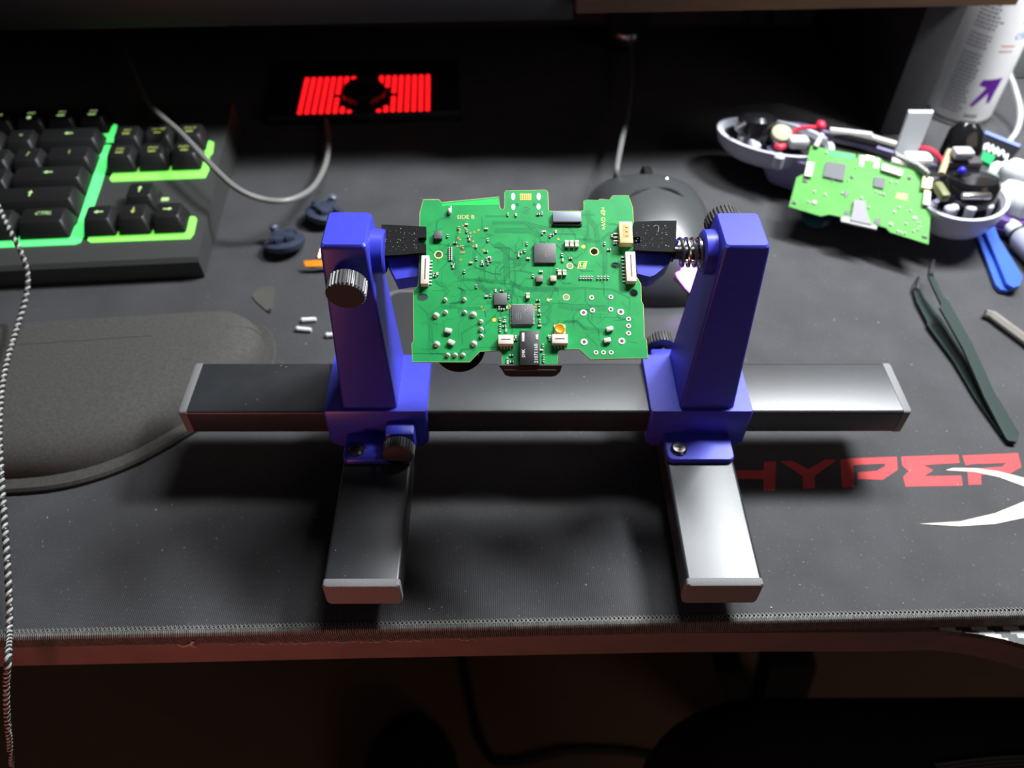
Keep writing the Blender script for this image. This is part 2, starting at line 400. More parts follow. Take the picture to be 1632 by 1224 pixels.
# jaws, in the plane of the clamped board
BF = Frame((0, 0, 110), (1, 0, 0), (0, cos(radians(24)), sin(radians(24))))
BM = BF.matrix(); BMm = BM.copy(); BMm.translation = BF.o
def bl(pts, h=0): return [tuple(BF.hit(u, v, h)) for u, v in pts]
padL = [(608, 358), (640, 359.5), (679, 361.5), (679, 379), (667, 379), (666, 387), (678.5, 388), (678.5, 402.5), (645, 406), (608, 408)]
padR = [(1010, 354), (1050, 352), (1078, 352), (1077, 402), (1045, 401), (1011, 399), (1011, 389), (1020, 388), (1020, 378), (1010, 378)]
wedL = [(608, 398), (679, 396), (668, 440), (650, 442), (631, 445)]
wedR = [(1011, 396), (1077, 398), (1066, 420), (1044, 438), (1036, 441), (1016, 436)]
for pad, wed, xs_ in ((padL, wedL, -1), (padR, wedR, 1)):
    P = bl(pad, 2.2)
    jaw = MB().prism([(a, b) for a, b in bl([(pad[0][0] + 1, 372), (678 if xs_ < 0 else 1077, 372), (678 if xs_ < 0 else 1076, 408), (pad[-1][0] + 1, 410)], -3)], -7.5, -3.0)
    jaw.prism(bl(wed, -1.2), -9.5, -1.2)
    j = jaw.build('jaw', BLUE, holder, 'blue clamping jaw with a black rubber face', smooth=25, M=BM)
    MB().prism(P, .35, 2.4).build('jaw_pad', RUBBER, j, smooth=25)
    pr_ = random.Random(3 + xs_); ps_ = MB(); x0_, x1_ = min(q_[0] for q_ in P), max(q_[0] for q_ in P); y0_, y1_ = min(q_[1] for q_ in P), max(q_[1] for q_ in P)
    for _ in range(46):
        fx_, fy_ = pr_.uniform(x0_ + .6, x1_ - 3), pr_.uniform(y0_ + 1.6, y1_ - 1.6); ps_.box((fx_, fy_, 2.42), (pr_.uniform(.08, .3), pr_.uniform(.08, .22), .06))
    if xs_ > 0: ps_.tube(smoothpath([(x0_ + 7.2, y1_ - 2.6, 2.5), (x0_ + 8.4, y1_ - 2.0, 2.5), (x0_ + 9.2, y1_ - 2.8, 2.5), (x0_ + 8.9, y1_ - 4.6, 2.5)], 5), .09, 5)
    o = ps_.build('pad_lint', mat('pad_lint', (.42, .42, .40), .9), j, smooth=0, M=None); o['kind'] = 'stuff'
    jl = BF.hit(608, 385).x; jr = BF.hit(1077, 385).x
    if xs_ < 0: MB().lathe([(3, -61), (3, jl + 1)], 16, Ry(90)).build('jaw_shaft', STEEL, j, M=BM.inverted() @ Mmm(Tr(0, 0, 110)))
    else: MB().lathe([(2.6, jr - 1), (2.6, 58)], 16, Ry(90)).build('jaw_shaft', DSTEEL, j, M=BM.inverted() @ Mmm(Tr(0, 0, 110)))
jr = BF.hit(1077, 385).x
hel = [(jr + .6 + (54.6 - jr) * t / 160, 4.9 * cos(2 * pi * 4.6 * t / 160), 110 + 4.9 * sin(2 * pi * 4.6 * t / 160)) for t in range(161)]
MB().tube(hel, .62, 7).build('spring', STEEL, holder)

# ------------------------------------------------------------------ clamped circuit board
board = thing('circuit_board', 'green gamepad circuit board held between the two jaws, component side up', 'circuit board', M=BM)
OUT = [(674.5, 318), (699.6, 318), (703.9, 322.8), (795.2, 313.7), (796.2, 330), (798, 333), (800.4, 334), (803, 333), (804.4, 330.5), (804.2, 307), (806, 304), (868, 303), (871, 303.5), (872.7, 306), (873.9, 334.7), (876, 336.6), (928.4, 336.3), (930.6, 334), (930.3, 320), (935.8, 318.8), (953, 319.4), (956.6, 317.2), (971.3, 318.8), (976.2, 312), (1001.3, 311.4), (1008, 330.4), (1009.3, 353.7), (1010, 436), (1015.4, 443), (1021.3, 453), (1022, 479.7), (1025, 485.6), (1026.5, 538.5), (1030, 541.5), (1032.4, 570.9), (1001.5, 571), (941.2, 572.4), (923.5, 556.2), (892.6, 557), (888.5, 560.6), (888.5, 582), (800, 582), (799.7, 562), (795.6, 559), (764.7, 559.9), (748.5, 576.8), (657.4, 576.8), (656.2, 547.4), (659.6, 543.7), (658.8, 463.5), (666, 456), (668, 440), (669, 340)]
def ov(u, v): return (640 + u / 3.6, 280 + v / 3.6)       # overview close-up to picture
def bo(u, v, h=0): return BF.hit(*ov(u, v), h)
SX = 1 / 4.36                                               # mm per picture pixel on the board, about
hol = [circ(*BF.hit(u, v), r, 14, ry) for u, v, r, ry in ((699, 406, 1.15, 1.15), (947, 401, 1.25, 1.25), (673.5, 473.5, 1.7, 1.15), (980.5, 423, 1.45, 1.1), (1010, 467, 1.35, 1.35))]
out_l = bl(OUT)
MB().prism(out_l, -.8, 0, hol).build('board_panel', PCB, board, smooth=0)
ctr = (sum(p[0] for p in out_l) / len(out_l), sum(p[1] for p in out_l) / len(out_l))
e = MB(); q = [Vector((x_, y_, -.12)) for x_, y_ in out_l]; e.tube(q + [q[0]], .17, 5); e.build('board_edge', PCBE, board, 'pale yellow bare rim of the board')
# light antenna strip and copper traces
MB().prism(bl([(704.5, 325), (794, 316), (794.6, 326.5), (712, 327.5), (705, 329)]), .0, .03).build('antenna_strip', PCBL, board, smooth=0)
tr = MB()
def trace(pts, n=1, gap=.42, wd=.13, sh=(0, 1)):
    for i in range(n):
        P = [Vector(bo(a + sh[0] * i * gap * 15.7, b_ + sh[1] * i * gap * 15.7)) for a, b_ in pts]
        for a, b_ in zip(P, P[1:]):
            d = (b_ - a); L_ = d.length
            if L_ < .05: continue
            d /= L_; nn = Vector((-d.y, d.x)) * wd / 2; a2 = a - d * .04; b2 = b_ + d * .04
            tr.add([(*(a2 + nn), .025), (*(a2 - nn), .025), (*(b2 - nn), .025), (*(b2 + nn), .025)], [(0, 1, 2, 3)])
trace([(520, 262), (700, 262), (860, 300)], 4); trace([(540, 300), (740, 300), (800, 340)], 5, sh=(-.3, 1)); trace([(560, 380), (620, 420), (620, 590)], 7, sh=(-1, .5), gap=.36)
trace([(620, 600), (700, 640), (900, 640)], 6, gap=.3); trace([(440, 580), (520, 600), (600, 600)], 4); trace([(640, 480), (700, 470), (760, 440)], 7, gap=.45)
trace([(1080, 195), (1085, 240), (1125, 290), (1140, 400), (1180, 450), (1180, 560)], 5, sh=(-1, .4), gap=.4); trace([(860, 310), (1000, 310), (1060, 320), (1064, 420)], 3, sh=(-.6, 1), gap=.7)
trace([(150, 1010), (155, 850), (165, 790), (215, 745), (310, 745), (345, 700)], 4, sh=(.9, .6), gap=.6); trace([(320, 780), (330, 760), (470, 752), (480, 800)], 3, sh=(.3, .7), gap=.6)
trace([(160, 1025), (330, 1025), (345, 1000), (420, 1000)], 2, sh=(0, -1)); trace([(350, 960), (345, 900), (430, 850)], 2); trace([(320, 640), (345, 660), (330, 720), (270, 735)], 5, sh=(1, .2), gap=.4)
trace([(190, 600), (250, 620), (270, 660), (260, 690)], 3, sh=(-1, .6), gap=.6); trace([(240, 300), (150, 330), (160, 380), (240, 395), (270, 400)], 1); trace([(300, 420), (300, 560), (330, 600), (470, 610)], 4, sh=(1, -.4), gap=.6)
trace([(480, 230), (600, 230)], 2); trace([(930, 300), (900, 380), (940, 378)], 1); trace([(1000, 380), (1000, 335), (860, 330)], 2); trace([(900, 470), (1000, 470), (1040, 440)], 2)
trace([(740, 760), (840, 720), (880, 640), (1000, 640)], 3, gap=.5); trace([(830, 850), (850, 730)], 3, sh=(1, 0), gap=.5); trace([(900, 720), (960, 740), (1040, 740), (1180, 745)], 5, gap=.5)
trace([(1000, 640), (1210, 650), (1310, 700), (1310, 760)], 2); trace([(930, 830), (1000, 830), (1050, 870), (1160, 880)], 3, gap=.45); trace([(1100, 810), (1250, 815)], 1); trace([(1130, 890), (1130, 940), (1170, 960)], 1)
trace([(900, 830), (880, 880)], 2, sh=(1, 0)); trace([(1300, 950), (1350, 960)], 1); trace([(500, 690), (440, 640), (420, 590)], 6, sh=(1, -.2), gap=.35); trace([(480, 640), (560, 640), (640, 690)], 4, gap=.4)
trace([(410, 430), (410, 520), (520, 560), (560, 560)], 3, sh=(.9, .5), gap=.5); trace([(500, 880), (420, 960), (420, 1000)], 1); trace([(60, 1020), (230, 1020), (240, 1035), (370, 1035), (440, 985), (560, 985)], 1)
trace([(540, 800), (470, 860), (480, 900)], 2); trace([(720, 500), (680, 540), (760, 560)], 2); trace([(1160, 500), (1150, 620)], 2, sh=(1, 0), gap=.6)
rt_ = random.Random(11)
def inside(a, b_): return (80 < a < 1330 and 660 < b_ < 1030 and not (390 < a < 1060 and b_ > 950)) or (130 < a < 1280 and 215 < b_ <= 660)
for _ in range(170):
    a, b_ = rt_.uniform(80, 1330), rt_.uniform(215, 1030); P_ = [(a, b_)]; an = rt_.choice((0, 90, 180, 270))
    for _s in range(rt_.randint(2, 4)):
        L_ = rt_.uniform(20, 90); a += L_ * cos(radians(an)); b_ += L_ * sin(radians(an)); P_.append((a, b_)); an += rt_.choice((-45, 45))
    if all(inside(*q_) for q_ in P_): trace(P_, rt_.choice((1, 1, 2, 3)), gap=.36, wd=.1, sh=(.6, .8))
o = tr.build('copper_traces', TRACE, board, smooth=0); o['kind'] = 'stuff'
def bbox(u0, v0, u1, v1, h, z0=0, grow=0, name='chip', material=CHIP, bev=.08, parent=board, label=None):
    """block whose top face spans the given picture rectangle"""
    a = BF.hit(u0, v1, h); b_ = BF.hit(u1, v0, h)
    mb = MB().box(((a.x + b_.x) / 2, (a.y + b_.y) / 2, (z0 + h) / 2), (b_.x - a.x + grow, b_.y - a.y + grow, h - z0), bev)
    return mb.build(name, material, parent, label, smooth=30), a, b_
def ftxt(txt, u, v, size, rot, material, h, name='lettering', parent=board, sp=1, label=None):
    p = BF.hit(u, v, h); return text_mesh(txt, size, Tr(p.x, p.y, h) @ Rz(rot), space=sp).build(name, material, parent, label, smooth=0)
c1, a, b_ = bbox(851.5, 387.5, 885.5, 418.5, 1.0, name='processor_chip', label='largest square dark grey chip')
m_ = MB()
for i in range(4): m_.box((b_.x - 2.1 - i * .55, (a.y + b_.y) / 2 + random.uniform(-.4, .4), 1.01), (.16, random.uniform(2.5, 4), .02))
m_.build('chip_marking', mat('chip_marking_gold', (.24, .16, .09), .5), c1, smooth=0)
c2, a, b_ = bbox(815.5, 485.5, 849.5, 516.5, 1.0, name='processor_chip', label='square chip with a flower mark and rows of pins')
pn = MB()
for i in range(14):
    xx = a.x + .5 + i * (b_.x - a.x - 1) / 13
    pn.box((xx, a.y - .15, .25), (.22, .7, .2)).box((xx, b_.y + .15, .25), (.22, .7, .2))
    yy = a.y + .5 + i * (b_.y - a.y - 1) / 13
    pn.box((a.x - .15, yy, .25), (.7, .2, .2)).box((b_.x + .15, yy, .25), (.7, .2, .2))
o = pn.build('chip_pins', TIN, c2, smooth=0); o['kind'] = 'stuff'
fl = MB(); cxx, cyy = BF.hit(837, 494, 1)
for ang in (20, 75, 130, 185, 240, 300):
    fl.tube([(cxx, cyy, 1.02), (cxx + .75 * cos(radians(ang)), cyy + .75 * sin(radians(ang)), 1.02), (cxx + 1.1 * cos(radians(ang + 25)), cyy + 1.1 * sin(radians(ang + 25)), 1.02)], .09, 4)
fl.build('chip_marking', mat('chip_mark_grey', (.35, .34, .33), .5), c2, smooth=0)
m_ = MB()
for i, L_ in enumerate((2.6, 3.4, 2.2)): m_.box((cxx - 1.6 - i * .75, cyy - 2.3, 1.01), (.2, L_, .02))
m_.build('chip_marking', CHIPL, c2, smooth=0)
bbox(787.2, 466.8, 808, 485.5, .9, name='regulator_chip', label='small square grey chip left of the flower-marked chip')
bbox(691.2, 368.5, 704.8, 380, 1.5, name='sensor_chip', label='small tall cube chip near the left jaw')
bbox(854.5, 439, 865, 448.5, 1.2, name='inductor', material=mat('inductor_grey', (.16, .14, .12), .5)); bbox(877, 439, 886.8, 447.5, 1.2, name='inductor', material=BEIGE)
# flat cable connector with a grey lid
lid, a, b_ = bbox(881.5, 337, 926, 353, 1.6, name='cable_connector', material=mat('connector_lid', (.20, .23, .29), .45), label='wide connector with a slate grey lid')
pn = MB()
for i in range(22): pn.box((a.x + .6 + i * (b_.x - a.x - 1.2) / 21, a.y - .5, .45), (.2, 1.1, .5))
o = pn.build('connector_pins', DSTEEL, lid, smooth=0); o['kind'] = 'stuff'
MB().box(((a.x + b_.x) / 2, a.y - .3, .6), (b_.x - a.x + .8, .9, .5)).build('connector_body', BLACKP, lid)
def fpc(u0, v0, u1, v1, vert, side, h=2.6, label=None):
    c, a, b_ = bbox(u0, v0, u1, v1, h, name='ribbon_connector', material=WHITEP, bev=.12, label=label)
    if vert: MB().box(((a.x + b_.x) / 2 + .1, (a.y + b_.y) / 2 + .3, h), (.42, (b_.y - a.y) * .74, .05)).build('slot', SLOT, c)
    else: MB().box(((a.x + b_.x) / 2, (a.y + b_.y) / 2, h), ((b_.x - a.x) * .62, .38, .05)).build('slot', SLOT, c)
    pn = MB(); n = 8 if vert else 4
    for i in range(n):
        if vert:
            xx = b_.x + .4 if side > 0 else a.x - .4; pn.box((xx, a.y + 1 + i * (b_.y - a.y - 2) / (n - 1), .25), (1.3, .4, .3))
        else: pn.box((a.x + 1 + i * (b_.x - a.x - 2) / (n - 1), a.y - .4, .25), (.4, 1.2, .3))
    o = pn.build('connector_pins', TIN, c, smooth=0); o['kind'] = 'stuff'
fpc(670, 407, 684, 452, True, 1, label='tall white connector on the left edge'); fpc(999, 401, 1012, 448, True, -1, label='tall white connector on the right edge')
fpc(794.2, 533.5, 818.2, 548, False, 0, label='small white connector left of the black jack'); fpc(880, 532.5, 904.8, 547, False, 0, label='small white connector right of the black jack')
# cream three-pin socket
jc, a, b_ = bbox(988, 353, 1007.3, 387, 3.2, name='battery_socket', material=CREAM, bev=.2, label='cream three-pin socket by the right jaw')
MB().box(((a.x + b_.x) / 2, (a.y + b_.y) / 2 + .5, 3.2), ((b_.x - a.x) * .5, (b_.y - a.y) * .62, .06)).build('socket_recess', mat('cream_dark', (.42, .31, .09), .5), jc)
for i in range(3):
    MB().box(((a.x + b_.x) / 2 + .3, (a.y + b_.y) / 2 + .5 + (i - 1) * 1.7, 3.25), (.6, .6, .3)).build('pin', GOLD, jc)
    MB().box((a.x - .9, (a.y + b_.y) / 2 - .6 + (i - 1) * 1.5, .3), (1.9, .7, .5), .12).build('pin_leg', TIN, jc)
# black audio jack with its outer plate
jk, a, b_ = bbox(828.3, 527.3, 859.6, 582, 3.0, name='audio_jack', material=BLACKP, bev=.15, label='black audio jack with white lettering')
JW = mat('jack_lettering', (.75, .75, .73), .5)
ftxt('SMK', 834.6, 563, 1.6, 90, JW, 3.03, parent=jk); ftxt('2107116B', 854.6, 563, 1.75, 90, JW, 3.03, parent=jk)
MB().box((a.x + 1.2, b_.y - 2.4, 3.0), (.9, 3.2, .3), .05).build('jack_spring', TIN, jk); MB().box((b_.x - .9, b_.y - 2.4, 3.0), (.8, 1.8, .3), .05).build('jack_spring', TIN, jk)
p0 = BF.hit(794.5, 582, 1.5); p1 = BF.hit(896, 582, 1.5)
pl = [(p0.x, 0), (p1.x, 0), (p1.x - .6, -2.2), (p1.x - 2.0, -3.6), (p1.x - 3.4, -4.0), (p0.x + 3.8, -4.0), (p0.x + 2.2, -3.4), (p0.x + 1.2, -1.6)]
pmx = Tr(0, p0.y + .2, 1.2) @ Rx(38)
jp = MB().prism(pl, -1.0, .6, M=pmx).build('jack_plate', mat('plate_black', (.045, .04, .04), .6, spec=.25), jk, 'black grooved outer plate of the jack', smooth=30)
MB().box(((p0.x + p1.x) / 2, -1.7, .65), (p1.x - p0.x - 4, .5, .3), .1, M=pmx).build('plate_rib', mat('plate_grey', (.09, .075, .07), .4), jk)
# gold button
bs, a, b_ = bbox(883, 517.5, 901, 532, .5, name='push_button', material=WHITEP, label='round amber push button above a white connector')
pb = BF.hit(892.3, 523.6, 1.3)
MB().lathe([(1.95, .5), (1.9, 1.3), (1.5, 1.5), (1.2, 1.35), (.2, 1.35)], 24, Tr(pb.x, pb.y, 0)).build('button_dome', mat('amber', (.75, .34, .02), .25, metal=.3), bs)
# solder joints left, empty pads right
for u, v, r in ((250, 713, .8), (360, 712, .8), (253, 785, .8), (362, 785, .8), (198, 803, 1.15), (412, 798, 1.15), (455, 838, .85), (457, 882, .85), (458, 922, .8), (202, 968, 1.15), (415, 965, 1.15), (265, 1030, .85), (308, 1030, .85), (352, 1030, .85)):
    p = bo(u, v); MB().lathe([(r * 1.05, 0), (r, .12), (r * .9, .5), (r * .62, .95), (r * .3, 1.2), (r * .08, 1.25)], 16, Tr(p.x, p.y, 0)).build('solder_joint', TIN, board)
BORE = mat('pad_bore', (.10, .06, .05), .6)
for u, v, r in ((1090, 700, .95), (1200, 697, .9), (1043, 787, 1.25), (1095, 773, .95), (1200, 768, .95), (1257, 783, 1.25), (1302, 823, .9), (1302, 863, .9), (1302, 905, .9), (1047, 955, 1.25), (1263, 950, 1.25), (1115, 1015, .85), (1158, 1015, .85), (1202, 1015, .85)):
    p = bo(u, v); rr_ = MB().lathe([(r, 0), (r, .06), (r * .9, .16), (r * .52, .16), (r * .45, .05), (r * .45, .02)], 18, Tr(p.x, p.y, 0), cap=False).build('solder_ring', TIN, board)
    MB().lathe([(r * .47, .02), (r * .46, .05)], 14, Tr(p.x, p.y, 0)).build('bore', BORE, rr_)
for u, v, rz in ((268, 890, -12), (285, 957, -28), (1193, 880, 14), (1180, 945, 10)):
    p = bo(u, v, .6); MB().box((0, 0, .65), (2.5, 1.7, 1.3), .4, 2, Tr(p.x, p.y, 0) @ Rz(rz)).build('solder_blob', TIN, board)
p = bo(275, 205, .5); MB().ball((p.x, p.y, .6), 1.0, 2, (.8, 1.3, .9)).box((p.x + .5, p.y + 1.0, .9), (.5, 2.0, .4), .1, M=None).build('solder_blob', TIN, board)
# pads of the top tab
for u, v, rx_, ry_ in ((640, 120, .75, 1.5), (787, 120, .75, 1.5), (641, 180, .7, 1.25), (786, 178, .7, 1.25)):
    p = bo(u, v); o1 = circ(p.x, p.y, rx_, 18, ry_); o2 = circ(p.x, p.y, rx_ * .62, 18, ry_ * .74)
    ov_ = MB().prism(o1, 0, .07, [o2]).build('pad_ring', mat('silver_pad', (.75, .76, .72), .35, metal=.5), board); MB().prism(o2, 0, .12).build('pad_fill', TIN, ov_)
gp = MB(); p = bo(712, 122)
for i in range(6):
    for j in range(4): gp.box((p.x + (i - 2.5) * .72, p.y + (j - 1.5) * .72, .04), (.56, .56, .08))
gp.build('contact_grid', GOLD, board, 'grid of gold contact squares on the top tab', smooth=0)
for u, v in ((665, 165), (762, 165)):
    p = bo(u, v); MB().lathe([(.55, 0), (.55, .05), (.3, .05)], 12, Tr(p.x, p.y, 0)).build('via', TRACE, board)
p = bo(714, 198); MB().prism(circ(p.x, p.y, 1.45, 20), 0, .04, [circ(p.x, p.y, 1.28, 20)]).prism([(p.x - .9, p.y - .6), (p.x + .9, p.y - .6), (p.x, p.y + .9)], 0, .04, [[(p.x - .6, p.y - .42), (p.x + .6, p.y - .42), (p.x, p.y + .58)]]).build('warning_mark', mat('mask_teal', (.01, .12, .10), .4), board, 'small triangle in a ring', smooth=0)
# rings round the holes, round via pads
for u, v, r in ((699, 406, 1.15), (947, 401, 1.25)):
    p = BF.hit(u, v); MB().prism(circ(p.x, p.y, r + .42, 24), 0, .06, [circ(p.x, p.y, r, 24)]).build('hole_ring', YELLOW, board, smooth=0)
for u, v, r in ((673.5, 473.5, 1.7), (980.5, 423, 1.45), (1010, 467, 1.35)):
    p = BF.hit(u, v); MB().prism(circ(p.x, p.y, r + .3, 24, (1.15 if r == 1.7 else 1.1 if r == 1.45 else 1.35) + .3), 0, .05, [circ(p.x, p.y, r, 24, 1.15 if r == 1.7 else 1.1 if r == 1.45 else 1.35)]).build('hole_ring', TRACE, board, smooth=0)
for u, v in ((966, 518), (945, 697)):
    p = bo(u, v); rg = MB().prism(circ(p.x, p.y, 1.25, 20), 0, .05, [circ(p.x, p.y, .95, 20)]).build('pad_ring', YELLOW, board, smooth=0)
    MB().prism(circ(p.x, p.y, .95, 20), 0, .03).build('pad_fill', mat('pad_grey', (.22, .24, .2), .5), rg, smooth=0)
for u, v, r in ((1043, 408, .75), (531, 828, .75)):
    p = bo(u, v); MB().lathe([(r, 0), (r, .08), (.1, .1)], 16, Tr(p.x, p.y, 0)).build('gold_dot', mat('gold_dot', (.85, .58, .06), .4, metal=.3), board)
ftxt('SIDE B', *ov(368, 238), 2.3, 1, YELLOW, .05, name='side_lettering', label='gold lettering reading SIDE B')
ftxt('>EP GW<', *ov(1155, 245), 2.25, -91, YELLOW, .05, name='side_lettering', label='gold lettering running down the right side')
sq = [bo(1008, 534), bo(1054, 534), bo(1066, 492), bo(1018, 492)]; cq = sum(sq, Vector((0, 0))) / 4
MB().prism([tuple(p) for p in sq], 0, .06, [[tuple(cq + (p - cq) * .78) for p in sq]]).build('print_frame', YELLOW, board, smooth=0)
MB().prism([tuple(bo(*p)) for p in ((1024, 500), (1030, 500), (1028, 516), (1036, 517), (1036, 522), (1020, 522))], 0, .06).prism([tuple(bo(*p)) for p in ((1040, 526), (1044, 502), (1058, 502), (1057, 507), (1049, 507), (1048, 512), (1055, 512), (1054, 517), (1047, 517), (1046, 526))], 0, .06).build('print_mark', YELLOW, board, smooth=0)
MB().prism([tuple(bo(*p)) for p in ((832, 712), (842, 700), (842, 707), (864, 707), (864, 712), (848, 714), (848, 722), (842, 722))], 0, .05).build('print_arrow', YELLOW, board, smooth=0)
# small surface parts: two tinned ends and a ceramic middle, meshes shared
def smd_mesh(L_, W_, H_, body):
    e = MB()
    for sx_ in (-1, 1): e.box((sx_ * L_ * .36, 0, H_ / 2), (L_ * .28, W_, H_), .03, 1)
    me_e = e.build('tmp', TIN, smooth=0)
    b__ = MB().box((0, 0, H_ / 2 * .96), (L_ * .5, W_ * .94, H_ * .92)); me_b = b__.build('tmp', body, smooth=0)
    r_ = (me_e.data, me_b.data); bpy.data.objects.remove(me_e); bpy.data.objects.remove(me_b); return r_
S1 = smd_mesh(1.15, .62, .55, DCER); S2 = smd_mesh(1.15, .62, .6, BEIGE); S3 = smd_mesh(2.5, 1.35, 1.3, BEIGE); S4 = smd_mesh(2.0, 1.3, 1.2, BEIGE)
def smd(u, v, kind, rot=0, name='capacitor'):
    p = bo(u, v, .3); M_ = Mmm(Tr(p.x, p.y, 0) @ Rz(rot))
    o = link(name, kind[0], board, M=M_); q_ = link('ceramic_body', kind[1], o)
for i, (u, v) in enumerate([(610, 222), (657, 225), (785, 222), (806, 216), (372, 280), (328, 300), (375, 318), (487, 305), (495, 370), (390, 350), (390, 366), (265, 345), (308, 385), (430, 405), (485, 435), (430, 475), (463, 495), (463, 510), (490, 480), (505, 468), (512, 485), (497, 502), (398, 500), (350, 410), (296, 508), (297, 522), (360, 550), (193, 563), (207, 563), (190, 576), (430, 635), (672, 458), (680, 442), (706, 432), (727, 475), (720, 390), (808, 330), (818, 320), (853, 345), (864, 338), (885, 322), (1165, 390), (1190, 425), (1208, 345), (1225, 390), (920, 455), (925, 485), (970, 475), (755, 575), (800, 550), (895, 540), (510, 688), (488, 692), (615, 695), (575, 660), (540, 660), (560, 760), (580, 766), (605, 756), (783, 715), (790, 745), (790, 775), (790, 800), (793, 835), (793, 862), (565, 825), (592, 820), (590, 838), (565, 860), (590, 865), (600, 887), (565, 887), (655, 942), (655, 925), (630, 1030), (608, 1055), (608, 1072), (633, 1068), (812, 975), (803, 1000), (815, 1035), (815, 1062), (848, 920), (848, 937)]):
    smd(u, v, S2 if i % 3 == 1 else S1, 90 if (i * 7) % 5 < 3 else 0, 'capacitor' if i % 2 else 'resistor')
for u, v in ((947, 395), (976, 395), (1005, 395)): smd(u, v, S3, 90)
for u, v in ((906, 560), (935, 560), (725, 692)): smd(u, v, S4, 90)
for k in range(7): smd(280, 415 + k * 11, S1, 0, 'resistor')
for k in range(5): smd(1027 + k * 16, 585, S1, 75, 'resistor')
for k in range(4): smd(1127 + k * 19, 585, S1, 75, 'resistor')
gm = MB().box((0, 0, .04), (.72, .72, .08)); go = gm.build('tmp', GOLD, smooth=0); gd = go.data; bpy.data.objects.remove(go)
for u, v in ((355, 288), (335, 312), (365, 300), (395, 330), (417, 325), (442, 313), (325, 357), (335, 367), (410, 378), (320, 405), (340, 405), (345, 440), (358, 440), (345, 425), (338, 483), (412, 405), (470, 428), (770, 740), (770, 755), (770, 770), (620, 745), (620, 760), (333, 325), (900, 365), (470, 770), (460, 755)):
    p = bo(u, v); link('gold_pad', gd, board, M=Mmm(Tr(p.x, p.y, 0)))
# thumb stick hanging under the board
pc = bo(318, 880); sk = MB().box((pc.x, pc.y, -5), (15, 14, 8.4), .6).build('stick_module', BLACKP, board, 'black thumb stick module hanging under the board')
MB().lathe([(2.2, 0), (2.2, -5.5)], 14, Tr(pc.x, pc.y, -9)).build('stick_shaft', BLACKP, sk)
pc2 = bo(352, 890); MB().lathe([(3, -13), (7, -13.5), (9.2, -15.5), (9.4, -17), (8.8, -18.69), (6, -18.6)], 36, Tr(pc.x, pc.y - .3, 0)).build('stick_cap', RUBBER, sk)

# ------------------------------------------------------------------ smartphone behind the rail
ph = thing('smartphone', 'dark glossy smartphone lying flat behind the rail between the posts', 'phone', (2.9, 63.6, 0))
MB().loft([ring3(rrect(166, 72, 7, 6), .2), ring3(rrect(167.5, 73.5, 8, 6), 2), ring3(rrect(167.5, 73.5, 8, 6), 6), ring3(rrect(166, 72, 7, 6), 7.4)]).build('phone_body', mat('phone_case', (.12, .12, .125), .4, spec=.6), ph)
MB().prism(rrect(162, 68, 6, 6), 7.4, 7.6).build('phone_screen', mat('phone_glass', (.035, .037, .04), .32, spec=.7), ph)

# ------------------------------------------------------------------ keyboard
O = Vector((-183.5, 116.7, 14.3)); th = radians(4.5); tl = radians(5)
KF = Frame(O, (cos(th), sin(th), 0), (-sin(th) * cos(tl), cos(th) * cos(tl), sin(tl)))
kb = thing('keyboard', 'black mechanical keyboard with green backlight, upper left on the desk', 'keyboard', M=KF.matrix())
KBP = mat('keyboard_shell', (.052, .054, .052), .48, bump=.06, bscale=2200)
KEYM = mat('keycap_black', (.016, .016, .0165), .42, bump=.1, bscale=2600)
LEG = mat('legend_green', (.25, .4, .15), .5, emit=(.62, 1.0, .38), estr=.75)
LEGY = mat('legend_olive', (.3, .35, .1), .5, emit=(.75, .9, .16), estr=.4)
STRIP = mat('light_strip_green', (.1, .6, .2), .4, emit=(.10, 1.0, .20), estr=1.0)
STRIPY = mat('light_strip_lime', (.2, .6, .1), .4, emit=(.22, 1.0, .10), estr=1.0)
W0 = -380
shell = MB()
def kring(yf, zlow, ztop): pass
shell.loft([[(W0, 0, -13.6), (W0, 1.5, -1), (W0, 4, .0), (W0, 145, .0), (W0, 150, -3), (W0, 150, -26.5)], [(0, 0, -13.6), (1.2, 1.5, -1), (0, 4, .0), (0, 60, .0), (0, 64, -3), (0, 150, -26.5)]][:0] or [[(xx, 0.6, -13.3), (xx, .2, -2.2), (xx, 2.2, 0), (xx, 148, 0), (xx, 150, -2), (xx, 150, -26.8)] for xx in (W0, -2, 0)])
shell = shell.build('keyboard_case', KBP, kb)
KY = [29.1, 47.8, 66.5, 85.2, 103.9, 125.6]
